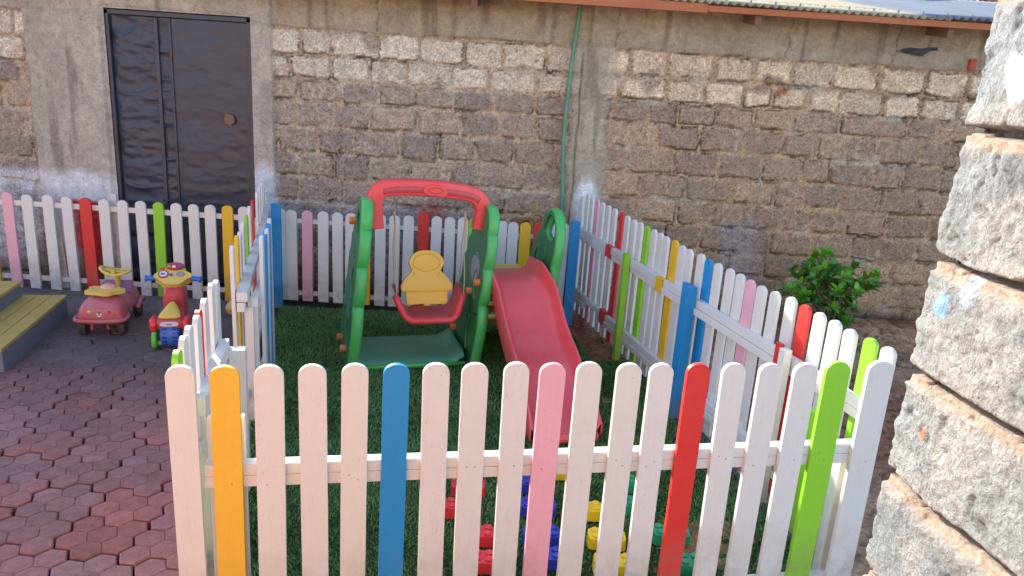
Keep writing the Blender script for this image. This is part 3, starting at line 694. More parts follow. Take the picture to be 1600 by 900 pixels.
fence('low picket fence along the block wall behind the swing',(-1.98,BY),(.50,BY),b2_,[(.02,2.42,.705,.036,.020),(.02,2.42,.105,.036,.02)],rail_side=1,w=.084,zb=.045,posts=[(.05,.04,.7,.04,.04,'W'),(2.38,.04,.7,.04,.04,'W')])
for lab,x,y,xb,yb,Yp in (('bright blue board post where the left fence meets the back fence',431,318,439,490,BY-.10),('deep blue board post at the back right corner beside the slide panel',900,346,892,485,BY-.05)):
    a=onpl(x,y,(0,Yp,0),(0,1,0)); b_=onpl(xb,yb,(0,Yp,0),(0,1,0)); z0=max(.0,b_.z)
    bm=BM(); box(bm,(0,0,(a.z)/2),(.075,.03,a.z)); o=obj('fence_post',bm,'blue',None,(a.x,Yp,0),bev=.004); tag(o,lab,'fence post','blue corner boards')
# left run, far part
lt=[(415.6,274,'B'),(410.6,281,'W'),(408,287,'W'),(404,293,'W'),(401,301,'W'),(395,314,'R'),(390,324,'W'),(385,337,'G'),(378.6,347,'W'),(373,361,'W'),(369.5,370,'Y'),(364,381.6,'W')]
lp0=gz(415.6,274,1.0); lp1=gz(364,381.6,1.0); ll=math.hypot(lp1.x-lp0.x,lp1.y-lp0.y)
fence('left side picket fence running from the wall to the gate, seen almost edge on',(lp0.x,min(lp0.y,6.1)),(lp1.x,lp1.y),lt,
  [(.05,ll-1.0,.72,.05,.045),(ll-1.0,ll-.02,.73,.05,.055),(.05,ll-.02,.18,.05,.045),(ll-.9,ll-.02,.675,.05,.04)],posts=[(ll-.12,.085,.70,.055,.05,'W')],w=.088,zb=.05,rail_side=1,zfix=1.0)
# gate, folded back against that run
gt=[(422,342.5,'W'),(418.5,349,'B'),(415.6,356,'W'),(412,363,'B'),(409.4,369,'W')]
ga=gz(422,342.5,1.0); gb=gz(409.4,369,1.0); gd=Vector((gb.x-ga.x,gb.y-ga.y,0)).normalized()
g0=(ga.x-gd.x*.25,ga.y-gd.y*.25)
fence('small picket gate swung open and folded back inside the left fence',g0,(gb.x,gb.y),gt,[(.10,.92,.68,.05,.035),(.10,.92,.18,.05,.035)],posts=[(.93,.055,.66,.045,.045,'W')],w=.088,zb=.06,rail_side=-1,cat='gate',zfix=1.0,group=None)
# left run, near part
nt_=[(335,437.5,'W'),(330.7,445,'W'),(320,460.5,'W'),(318,474,'W'),(309,490,'R'),(305.8,506,'W'),(295,524,'W'),(286,541,'W'),(273,549,'G')]
np0=gz(335,437.5,1.0); np1=gz(273,549,1.0); nl=math.hypot(np1.x-np0.x,np1.y-np0.y)
fence('short left side picket fence between the gate opening and the front corner',(np0.x,np0.y),(np1.x,np1.y),nt_,[(.0,nl-.02,.70,.07,.04),(.0,nl-.02,.63,.04,.05),(0,nl-.02,.18,.05,.04)],posts=[(.03,.085,.70,.06,.07,'W'),(nl-.1,.05,.80,.05,.04,'O')],w=.086,zb=.04,rail_side=1,zfix=1.0)

# ------------------------------------------------------------------ yellow and blue steps at the left
A_=gz(8,582); B_=gz(108,492); dd=(B_-A_); dd.normalize(); an_=math.atan2(dd.y,dd.x)-PI/2
tz=None
st=empty('wooden_steps',(A_.x,A_.y,0),an_); tag(st,'two broad wooden steps with worn yellow tops and blue grey sides','steps')
# height of lower step from the near corner
hh=onpl(5,545,(A_.x,A_.y,0),(0,1,0)).z; 
Ls=(B_-A_).length
P2=gz(36,463,hh); v2=P2-Vector((A_.x,A_.y,0)); inn=-(v2.dot(Vector((math.cos(an_),math.sin(an_),0))))
h2=onpl(35,440,(P2.x,P2.y,0),(0,1,0)).z
print('steps',hh,h2,inn,Ls)
for nm,x1,x0,y0,y1,za_,zb_ in (('lower_step',0,-inn-.02,0,Ls,-.02,hh),('upper_step',-inn,-inn-1.0,.0,Ls-.02,-.02,h2)):
    bm=BM(); box(bm,((x0+x1)/2,(y0+y1)/2,(za_+zb_-.022)/2),(x1-x0-.01,y1-y0-.01,zb_-.022-za_)); s_=obj(nm,bm,'steps_b',st,bev=.004)
    bm=BM(); nb=3 if nm[0]=='l' else 5; wd=(x1-x0)/nb
    for i in range(nb): box(bm,(x0+wd*(i+.5),(y0+y1)/2,zb_-.010),(wd-.004,y1-y0+.012,.022))
    t_=obj('tread',bm,'steps_y',s_,bev=.003)

# ------------------------------------------------------------------ toy bricks on the turf
def toy_brick(c,mat,label,wd=.165,dp=.088,ht=.050,rz=0):
    root=empty('toy_brick',(c[0],c[1],.024),rz); tag(root,label,'toy brick','big plastic toy bricks set out on the carpet')
    bm=BM(); r_=.022; loop=[]
    for sx,sy,a0 in ((1,1,0),(-1,1,90),(-1,-1,180),(1,-1,270)):
        for k in range(5):
            a=R(a0+k*22.5); loop.append((sx*(wd/2-r_)+r_*math.cos(a),sy*(dp/2-r_)+r_*math.sin(a)))
    prism(bm,[loop],lambda u,v_,t:(u*(1 if t<.02 else .965),v_*(1 if t<.02 else .955),t),0,ht); obj('body',bm,mat,root,bev=.007,seg=3)
    for i in range(3):
        for j in range(2):
            bm=BM(); x=(i-1)*wd*.30; y=(j-.5)*dp*.46; cyl(bm,(x,y,ht-.003),(x,y,ht+.011),.0165,14); obj('stud',bm,mat,root,bev=.003)
def bc(x0,x1,yb,w_=.165,dp=.088):
    a=gz((x0+x1)/2,yb,.02); return (a.x,a.y+dp/2)
TB=[((694,746,812),'pl_blr','red toy brick, second of the red row counting from the slide'),((708,752,778),'pl_blr','red toy brick at the end of the red row nearest the slide'),((711,772,856),'pl_blr','red toy brick, third of the red row from the slide'),((712,773,898),'pl_blr','red toy brick of the red row nearest the front fence'),
 ((814,877,857),'pl_blb','blue toy brick, third of the blue row from the slide'),((817,880,893),'pl_blb','blue toy brick of the blue row nearest the front fence'),((812,868,811),'pl_blb','blue toy brick, second of the blue row from the slide'),((812,866,774),'pl_blb','blue toy brick at the end of the blue row nearest the slide'),
 ((858,898,752),'pl_bly','yellow toy brick right in front of the slide foot'),((886,942,816),'pl_bly','yellow toy brick, second of the yellow row from the slide'),((918,978,862),'pl_bly','yellow toy brick, third of the yellow row from the slide'),((927,991,903),'pl_bly','yellow toy brick of the yellow row nearest the front fence'),
 ((945,999,772),'pl_blg','green toy brick at the end of the green row nearest the slide'),((958,1012,808),'pl_blg','green toy brick, second of the green row from the slide'),((1020,1078,855),'pl_blg','green toy brick, third of the green row from the slide'),((1040,1098,903),'pl_blg','green toy brick of the green row nearest the front fence')]
for (x0,x1,yb),m_,lb in TB:
    toy_brick(bc(x0,x1,yb),m_,lb,rz=random.uniform(-.06,.06)+.05)

# ------------------------------------------------------------------ swing and slide set
G=R(17.5); PO=Vector((-1.02,4.42,.014))
ps=empty('swing_slide_set',PO,G); tag(ps,'green and red plastic toddler swing frame joined to a red slide','playset')
WX=.09
def wp(x,y,z): return (x+WX*z, y, z*(1-.035*x))
def panel_outline():
    f=[(0.0,0.0),(.0,.06),(-.02,.16),(-.03,.30),(-.01,.41),(.018,.445),(-.01,.50),(-.02,.58),(-.005,.67),(.020,.70),(-.005,.76),(-.005,.85),(.015,.91),(.035,.93),(.03,.99),(.06,1.06),(.14,1.10),(.24,1.09),(.33,1.05),(.36,.98),(.42,.94),(.44,.85),(.49,.82),(.50,.72),(.56,.66),(.55,.52),(.61,.45),(.60,.30),(.65,.20),(.66,0.0)]
    return [(p.x,p.y) for p in smooth_path([(a,b,0) for a,b in f],3)]
def panel(x,outline,holes,stkr=None,rim='pl_lime',name='side_panel',bolts=(),arcs=(),th=.070):
    bm=BM(); prism(bm,[outline]+holes,lambda u,v_,t:wp(x+t,u,v_),-th/2,th/2); pn=obj(name,bm,'pl_green',ps,bev=.004)
    bm=BM(); n=len(outline)
    # moulded rim, fattest along the front edge; its lighter green paints in the lit edges
    cx=sum(p[0] for p in outline)/n
    rr=[.026 if outline[i][0]<cx*.6 else .017 for i in range(n)]
    closed_tube(bm,[wp(x,*p) for p in outline],rr,12,wide=[1.4 if outline[i][0]<cx*.6 else 2.0 for i in range(n)])
    for h_ in holes: closed_tube(bm,[wp(x,*p) for p in h_],.014,8)
    obj('rim',bm,rim,pn,smooth=True)
    for (pts,rad) in arcs:
        bm=BM(); tube(bm,[wp(x-th/2,*p) for p in [(q.x,q.y) for q in smooth_path([(a,b,0) for a,b in pts],5)]],rad,8); obj('moulded_rib',bm,'pl_green',pn,smooth=True)
    if stkr:
        bm=BM(); prism(bm,[ellipse(*stkr,24)],lambda u,v_,t:wp(x-th/2-t,u,v_),.001,.006); obj('grey_patch',bm,'pl_grey',pn)
    for (y,z,s) in bolts:
        bm=BM(); a=Vector(wp(x+s*th/2,y,z)); b_=a+Vector((s*.042,0,0)); tube(bm,[a,a.lerp(b_,.85),b_],[.024,.026,.018],12); obj('bolt',bm,'pl_oran',pn,smooth=False,bev=.002)
    return pn
PO_=panel_outline()
holeA=[(p.x,p.y) for p in smooth_path([(.10,.93,0),(.14,1.01,0),(.23,1.02,0),(.30,.96,0),(.24,.89,0),(.14,.88,0)],4,True)]
holeB=[(p.x,p.y) for p in smooth_path([(.055,.14,0),(.045,.26,0),(.07,.38,0),(.12,.32,0),(.125,.18,0),(.09,.12,0)],4,True)]
ribs=[([(.12,.46),(.18,.52),(.2,.6),(.15,.66)],.010),([(.30,.45),(.24,.38),(.20,.28),(.25,.20)],.009),([(.16,.08),(.2,.2),(.16,.34)],.012),([(.38,.34),(.46,.30),(.47,.2)],.009),([(.14,.74),(.2,.76),(.26,.74)],.009)]
panel(.025,PO_,[holeA,holeB],None,bolts=[(.36,.93,-1),(.14,.12,-1),(.42,.10,-1)],arcs=ribs)
panel(.84,PO_,[holeB],(.20,.665,.10,.105),bolts=[(.05,.60,-1),(.22,.49,-1),(.38,.30,-1),(.51,.12,-1)],arcs=ribs)
# slide side panel with loop handle on top
so_=[(.04,.0),(.05,.25),(.05,.45),(.03,.58),(.05,.70),(.03,.82),(.06,.96),(.13,1.06),(.22,1.09),(.31,1.04),(.36,.94),(.43,.86),(.47,.74),(.52,.60),(.53,.40),(.57,.2),(.58,0)]
so2=[(p.x,p.y) for p in smooth_path([(a,b,0) for a,b in so_],3)]
h2_=[(p.x,p.y) for p in smooth_path([(.085,.92,0),(.10,1.0,0),(.15,1.045,0),(.23,1.055,0),(.29,.99,0),(.31,.92,0),(.27,.885,0),(.17,.87,0)],4,True)]
h3_=[(p.x,p.y) for p in smooth_path([(.37,.78,0),(.40,.74,0),(.41,.68,0),(.375,.70,0)],4,True)]
panel(1.32,so2,[h2_,h3_],None,arcs=[([(.16,.62),(.2,.68),(.27,.68),(.31,.62)],.010),([(.34,.62),(.38,.66),(.42,.62)],.009),([(.2,.84),(.2,.74),(.25,.70),(.3,.74),(.3,.84)],.010)])
# floor pan
bm=BM(); nx,ny=16,8; vs=[]
for i in range(nx+1):
    row=[]
    for j in range(ny+1):
        u=i/nx; v_=j/ny; x=.02+u*.76; y=.04+v_*.50
        e_=abs(u-.5)*2; z=.035+.055*max(0,e_-.78)/.22*1.0-.03*(1-v_)*0+(-.028 if j==0 else 0)
        row.append(bm.verts.new((x,y,z)))
    vs.append(row)
for i in range(nx):
    for j in range(ny): bm.faces.new((vs[i][j],vs[i+1][j],vs[i+1][j+1],vs[i][j+1]))
fp=obj('floor_pan',bm,'pl_teal',ps,smooth=True); sm_=fp.modifiers.new('s','SOLIDIFY'); sm_.thickness=.014
bm=BM(); tube(bm,[(.02,.035,.018),(.78,.035,.018)],.016,8); obj('pan_lip',bm,'pl_lime',fp,smooth=True)
bm=BM()
for i in range(4): cyl(bm,(.20+i*.13,.30,.034),(.20+i*.13,.30,.038),.022,12)
obj('moulded_dimple',bm,'pl_teal',fp,bev=.002)
# top bar (inverted U beam) between the panels
def beam(bm,path,hw,hd,y):
    """rounded-rect beam following path in (x,z)"""
    P_=smooth_path([(a,0,b) for a,b in path],6); rings=[]
    for i,p in enumerate(P_):
        t=(P_[min(i+1,len(P_)-1)]-P_[max(i-1,0)]).normalized(); nn=Vector((-t.z,0,t.x))
        rg=[]
        for k in range(16):
            a=2*PI*k/16; c_,s_=math.cos(a),math.sin(a); e=2/8
            rg.append(bm.verts.new(p+nn*(math.copysign(abs(c_)**e,c_)*hw)+Vector((0,y+math.copysign(abs(s_)**e,s_)*hd,0))))
        rings.append(rg)
    for i in range(len(rings)-1):
        for k in range(16): bm.faces.new((rings[i][k],rings[i][(k+1)%16],rings[i+1][(k+1)%16],rings[i+1][k]))
    bm.faces.new(rings[0]); bm.faces.new(rings[-1][::-1])
BY_=.22
bm=BM(); bpath=[(a_+.085,b_) for a_,b_ in [(.105,.91),(.095,1.02),(.10,1.11),(.145,1.165),(.27,1.180),(.50,1.174),(.70,1.150),(.775,1.115),(.812,1.05),(.808,.98),(.795,.905)]]
beam(bm,bpath,.052,.048,BY_); tb=obj('top_bar',bm,'pl_bar',ps,bev=.006,seg=3,ang=40)
bm=BM(); beam(bm,[(a,b-.010) for a,b in bpath[3:8]],.024,.0505,BY_); 
obj('bar_inset',bm,'pl_redd',tb,smooth=True)
bm=BM(); prism(bm,[[(p.x,p.y) for p in smooth_path([(.485,1.165,0),(.505,1.200,0),(.565,1.206,0),(.625,1.192,0),(.64,1.15,0),(.615,1.13,0),(.565,1.135,0),(.515,1.14,0)],4,True)]],lambda u,v_,t:(u,BY_-.049-t,v_),0,.012); obj('bar_emblem',bm,'pl_bar',tb,bev=.004)
bm=BM(); closed_tube(bm,[(x_,BY_-.063,z_) for x_,z_ in ellipse(.563,1.168,.045,.019,20)],.003,6,Vector((0,1,0))); obj('moulded_ring',bm,'pl_redd',tb,smooth=True)
# ladder rungs behind the slide
for i,(y,z) in enumerate(((.46,.40),(.56,.26),(.66,.125))):
    bm=BM(); box(bm,(1.06,y,z),(.40,.10,.030)); box(bm,(1.06,y-.045,z-.014),(.40,.022,.05)); obj('step',bm,'pl_ylw2',ps,bev=.006)
# slide
def slide():
    A=1.115
    cl=smooth_path([(A,.36,.600),(A,.20,.600),(A,.08,.585),(A+.03,-.04,.505),(A+.045,-.18,.345),(A+.045,-.34,.245),(A+.035,-.50,.195),(A+.02,-.68,.120),(A+.0,-.85,.075),(A-.02,-1.0,.058),(A-.04,-1.14,.055)],6)
    prof=[(-1.0,-.10),(-1.02,.085),(-.97,.118),(-.90,.112),(-.85,.06),(-.78,.012),(-.6,0),(-.3,-.003),(0,-.004),(.3,-.003),(.6,0),(.78,.012),(.85,.06),(.90,.112),(.97,.118),(1.02,.085),(1.0,-.10)]
    bm=BM(); rings=[]; n=len(cl)
    for i,p in enumerate(cl):
        t=(cl[min(i+1,n-1)]-cl[max(i-1,0)]).normalized(); up=Vector((1,0,0)).cross(t); up=up if up.z>0 else -up
        k=i/(n-1); hw=.194+.018*min(1,k*3); rim=1.0 if k<.9 else 1-(k-.9)*6
        if k<.18: rim=.72+.28*k/.18
        skirt=1.0 if k<.93 else .5
        rings.append([bm.verts.new(p+Vector((1,0,0))*(a*hw)+up*(b*(rim if b>0 else skirt*.75))) for a,b in prof])
    for i in range(n-1):
        for k in range(len(prof)-1): bm.faces.new((rings[i][k],rings[i][k+1],rings[i+1][k+1],rings[i+1][k]))
    s=obj('slide',bm,'pl_red',ps,smooth=True); m_=s.modifiers.new('t','SOLIDIFY'); m_.thickness=.014; m_.offset=-1; m_=s.modifiers.new('sub','SUBSURF'); m_.levels=1; m_.render_levels=1
    # rolled foot of the slide
    bm=BM(); e_=cl[-1]; tube(bm,[(e_.x-.175,e_.y-.015,e_.z-.018),(e_.x+.175,e_.y-.015,e_.z-.018)],.026,12); obj('foot_roll',bm,'pl_red',s,smooth=True)
slide()
bm=BM(); box(bm,(1.06,.36,.575),(.40,.30,.03)); obj('platform',bm,'pl_ylw2',ps,bev=.006)

# ------------------------------------------------------------------ swing seat (hangs from the bar)
def swing():
    cs=Vector((math.cos(G),math.sin(G),0)); bk=Vector((-math.sin(G),math.cos(G),0))
    bar=PO+cs*.545+bk*BY_
    root=empty('toddler_swing',(bar.x,bar.y,0),G); tag(root,'red toddler swing seat with yellow backrest hanging on ropes from the bar','swing')
    zb=.325
    def prof(s):
        a=abs(s)
        z=zb+.155*max(0,(a-.48)/.52)**1.25
        x=math.copysign(min(a,.62)/.62*.168+max(0,a-.62)/.38*.064,s)
        return x,z
    bm=BM(); ns,nd=28,8; vs=[]
    for i in range(ns+1):
        s=-1+2*i/ns; x,z=prof(s); row=[]
        for j in range(nd+1):
            v_=j/nd; y=-.17+v_*.27; dz=.012*math.cos(v_*PI*.9)*0+.02*(v_-.5)**2*4*(1 if abs(s)<.6 else .3)
            yy=y+ (.10*max(0,abs(s)-.6)/.4 if v_<.5 else 0)*(1-v_*2)
            row.append(bm.verts.new((x,yy,z+dz+(.05*max(0,(abs(s)-.75))/.25*v_))))
        vs.append(row)
    for i in range(ns):
        for j in range(nd): bm.faces.new((vs[i][j],vs[i+1][j],vs[i+1][j+1],vs[i][j+1]))
    st_=obj('seat',bm,'pl_redd',root,smooth=True); m_=st_.modifiers.new('t','SOLIDIFY'); m_.thickness=.02; m_=st_.modifiers.new('sub','SUBSURF'); m_.levels=1;m_.render_levels=1
    bm=BM(); pts=[]
    for i in range(ns+1):
        s=-1+2*i/ns; x,z=prof(s); yy=-.17+.10*max(0,abs(s)-.6)/.4; pts.append((x,yy-.004,z+.006+.008*(abs(s)<.6)))
    tube(bm,pts,.021,12); obj('rim',bm,'pl_bar',st_,smooth=True)
    bm=BM(); cyl(bm,(0,-.135,zb+.018),(0,-.135,zb+.030),.020,16); obj('buckle',bm,'pl_lime',st_,bev=.003)
    # backrest
    half=[(0,.345),(.045,.340),(.085,.322),(.112,.290),(.118,.255),(.104,.225),(.100,.205),(.125,.180),(.158,.140),(.176,.105),(.168,.075),(.146,.068),(.140,.045),(.140,.0),(.125,-.022),(.08,-.022),(0,-.018)]
    o_=[(p.x,p.y) for p in smooth_path([(a,b,0) for a,b in half],3)]; o_=o_+[(-a,b) for a,b in reversed(o_[1:-1])]
    tl=R(12)
    def f(u,v_,t): return (u,.045+v_*math.sin(tl)+t*math.cos(tl)+.55*u*u*-1.0,zb+.085+v_*math.cos(tl)-t*math.sin(tl))
    bm=BM(); prism(bm,[o_],f,-.018,.018); br=obj('backrest',bm,'pl_yel',root,bev=.012,seg=3,ang=40)
    bm=BM(); closed_tube(bm,[f(a,b,-.020) for a,b in ellipse(0,.265,.088,.058,28)],.0075,8,Vector((0,1,0))); closed_tube(bm,[f(a,b,-.020) for a,b in [(p.x,p.y) for p in smooth_path([(-.03,.25,0),(-.035,.265,0),(-.03,.28,0),(.03,.28,0),(.035,.265,0),(.03,.25,0)],4,True)]],.003,6,Vector((0,1,0)))
    obj('moulded_ring',bm,'pl_yel',br,smooth=True)
    for s in (-1,1):
        bm=BM(); tube(bm,smooth_path([f(s*.085,.20,-.019),f(s*.072,.12,-.020),f(s*.070,.04,-.020),f(s*.072,0,-.019)],5),.0065,8); obj('moulded_rib',bm,'pl_yel',br,smooth=True)
    bm=BM(); box(bm,f(0,-.022,-.012),(.04,.03,.02)); obj('hinge_tab',bm,'pl_yel',br,bev=.004)
    # ropes: two strands each side up to a steel hook
    for s,xb in ((-1,-.275),(1,.268)):
        xt=s*.205-.0+.0*s; xt={-1:-.235,1:.235}[s]; xa=s*.225
        bm=BM(); 
        for y0,dy in ((-.10,-.012),(.07,.012)):
            pts=[Vector((xt,dy*.4,1.035)).lerp(Vector((xa,y0,zb+.17)),k/10)+Vector((0.004*math.sin(k),.0,0)) for k in range(11)]
            tube(bm,pts,.0042,6)
        tube(bm,[(xt,0,1.04),(xt,0,1.0),(xt+.004,0,.97)],.007,8)
        obj('rope',bm,'rope',root,smooth=True)
        bm=BM(); tube(bm,smooth_path([(xt,-.0,1.15),(xt,0,1.08),(xt+.006,0,1.05),(xt,0,1.035),(xt-.008,0,1.05)],4),.0045,8); obj('hook',bm,'steel',root,smooth=True)
swing()

# ------------------------------------------------------------------ push car
def push_car():
    c0=gz(158,526,0); rz=R(12)
    root=empty('push_car',(c0.x,c0.y,.0),rz); root.scale=(.86,.92,.94); tag(root,'faded red ride-on car with yellow steering wheel parked by the fence','ride-on toy')
    # rear body
    bm=BM(); loft(bm,[(.00,0,.150,.10,.185,.88),(.012,0,.182,.088,.215,.84),(.05,0,.195,.085,.245,.78),(.12,0,.195,.085,.275,.72),(.19,0,.185,.085,.285,.70),(.25,0,.155,.085,.235,.75),(.30,0,.135,.085,.185,.85),(.36,0,.135,.085,.20,.85),(.42,0,.155,.085,.27,.80),(.52,0,.165,.09,.285,.75),(.60,0,.15,.10,.22,.8),(.645,0,.10,.11,.17,.9)],26,4.2)
    b=obj('body',bm,'pl_pinkf',root,smooth=True,sub=1)
    bm=BM(); pts=[(-.186,.10,.135),(-.19,.03,.13),(-.165,-.012,.128),(-.08,-.026,.126),(0,-.030,.125),(.08,-.026,.126),(.165,-.012,.128),(.19,.03,.13),(.186,.10,.135)]
    tube(bm,smooth_path(pts,4),.016,8); obj('bumper',bm,'pl_pinkf',b,smooth=True)
    for x,m_,r_ in ((-.075,'pl_ylw2',.018),(.072,'pl_redd',.016)):
        bm=BM(); sphere(bm,(x,.012,.185),(r_,.012,r_)); obj('tail_light',bm,m_,b,smooth=True)
    bm=BM(); prism(bm,[ellipse(0,.178,.018,.024,16)],lambda u,v_,t:(u,.010+t-(v_-.178)*-.25,v_),-.008,.0); pl_=obj('number_plate',bm,'pl_wht',b)
    tc=bpy.data.curves.new('digit','FONT'); tc.body='8'; tc.size=.045; tc.extrude=.001; tc.align_x='CENTER'; to=bpy.data.objects.new('tmp',tc); COL.objects.link(to)
    dg=bpy.context.evaluated_depsgraph_get(); tm=bpy.data.meshes.new_from_object(to.evaluated_get(dg)); bpy.data.objects.remove(to)
    link('digit',tm,'pl_black',b,(0,-.002,.162)).rotation_euler=(R(78),0,0)
    # flower seat
    fl_=[]; 
    for i in range(48):
        a=2*PI*i/48; r_=1+.13*math.cos(5*a+.4); fl_.append((.140*r_*math.cos(a),.085*r_*math.sin(a)))
    bm=BM(); prism(bm,[fl_],lambda u,v_,t:(u,.17+v_,.292+t+v_*.05),0,.028); sf=obj('seat',bm,'pl_ylw2',root,bev=.009,seg=3)
    bm=BM(); sphere(bm,(.015,.215,.315),(.065,.05,.035)); obj('seat_boss',bm,'pl_peach',sf,smooth=True)
    # dash hood
    bm=BM(); q=[(-.14,0),(.14,0),(.12,.115),(-.105,.115)]
    prism(bm,[q],lambda u,v_,t:(u*1.0,.385+v_*.75+t,.235+v_*.62),0,.02); hd=obj('dashboard',bm,'pl_purp',root,bev=.008)
    bm=BM(); tube(bm,smooth_path([(-.09,.425,.275),(-.07,.42,.285),(-.05,.425,.28),(-.035,.43,.272)],4),.009,8); obj('sticker',bm,'pl_wht',hd,smooth=True)
    bm=BM(); sphere(bm,(.04,.42,.262),(.012,.006,.010)); obj('button',bm,'pl_blue',hd,smooth=True)
    # steering wheel
    bm=BM(); cyl(bm,(.02,.44,.28),(.015,.415,.372),.022,14); sw=obj('steering_column',bm,'pl_ylw2',root,bev=.003)
    tr=Matrix.Translation((.012,.41,.40))@Matrix.Rotation(R(2),4,'X')@Matrix.Rotation(R(6),4,'Y')
    bm=BM(); ring=[tr@Vector((.115*math.cos(a),.075*math.sin(a),.014*math.cos(2*a))) for a in [2*PI*i/36 for i in range(36)]]
    closed_tube(bm,ring,.0125,10,(tr.to_3x3()@Vector((0,0,1))).normalized())
    tube(bm,[tr@Vector((-.10,0,0)),tr@Vector((0,-.005,-.01)),tr@Vector((.10,0,0))],.017,8); tube(bm,[tr@Vector((0,0,-.01)),tr@Vector((0,-.065,0))],.015,8)
    obj('steering_wheel',bm,'pl_ylw2',root,smooth=True)
    for x,y in ((-.145,.07),(.145,.07),(-.135,.52),(.135,.52)):
        bm=BM(); tube(bm,[(x-.028,y,.055),(x-.022,y,.055),(x+.022,y,.055),(x+.028,y,.055)],[.046,.055,.055,.046],20); wl=obj('wheel',bm,'pl_black',root,bev=.003)
        bm=BM()
        for k in range(16):
            a=2*PI*k/16; box(bm,(x,y+.056*math.cos(a),.055+.056*math.sin(a)),(.05,.006,.006),Matrix.Rotation(a,3,'X'))
        obj('tread',bm,'pl_black',wl)
    for x in (-.06,.06):
        bm=BM(); box(bm,(x,.0,.075),(.022,.02,.035)); obj('skid',bm,'pl_redd',root,bev=.004)
    for s in (-1,1):
        bm=BM(); tube(bm,smooth_path([(s*.165,.40,.10),(s*.175,.45,.145),(s*.175,.53,.155),(s*.16,.60,.11)],4),.020,8,flat=.7); obj('mudguard',bm,'pl_pinkf',root,smooth=True)
push_car()

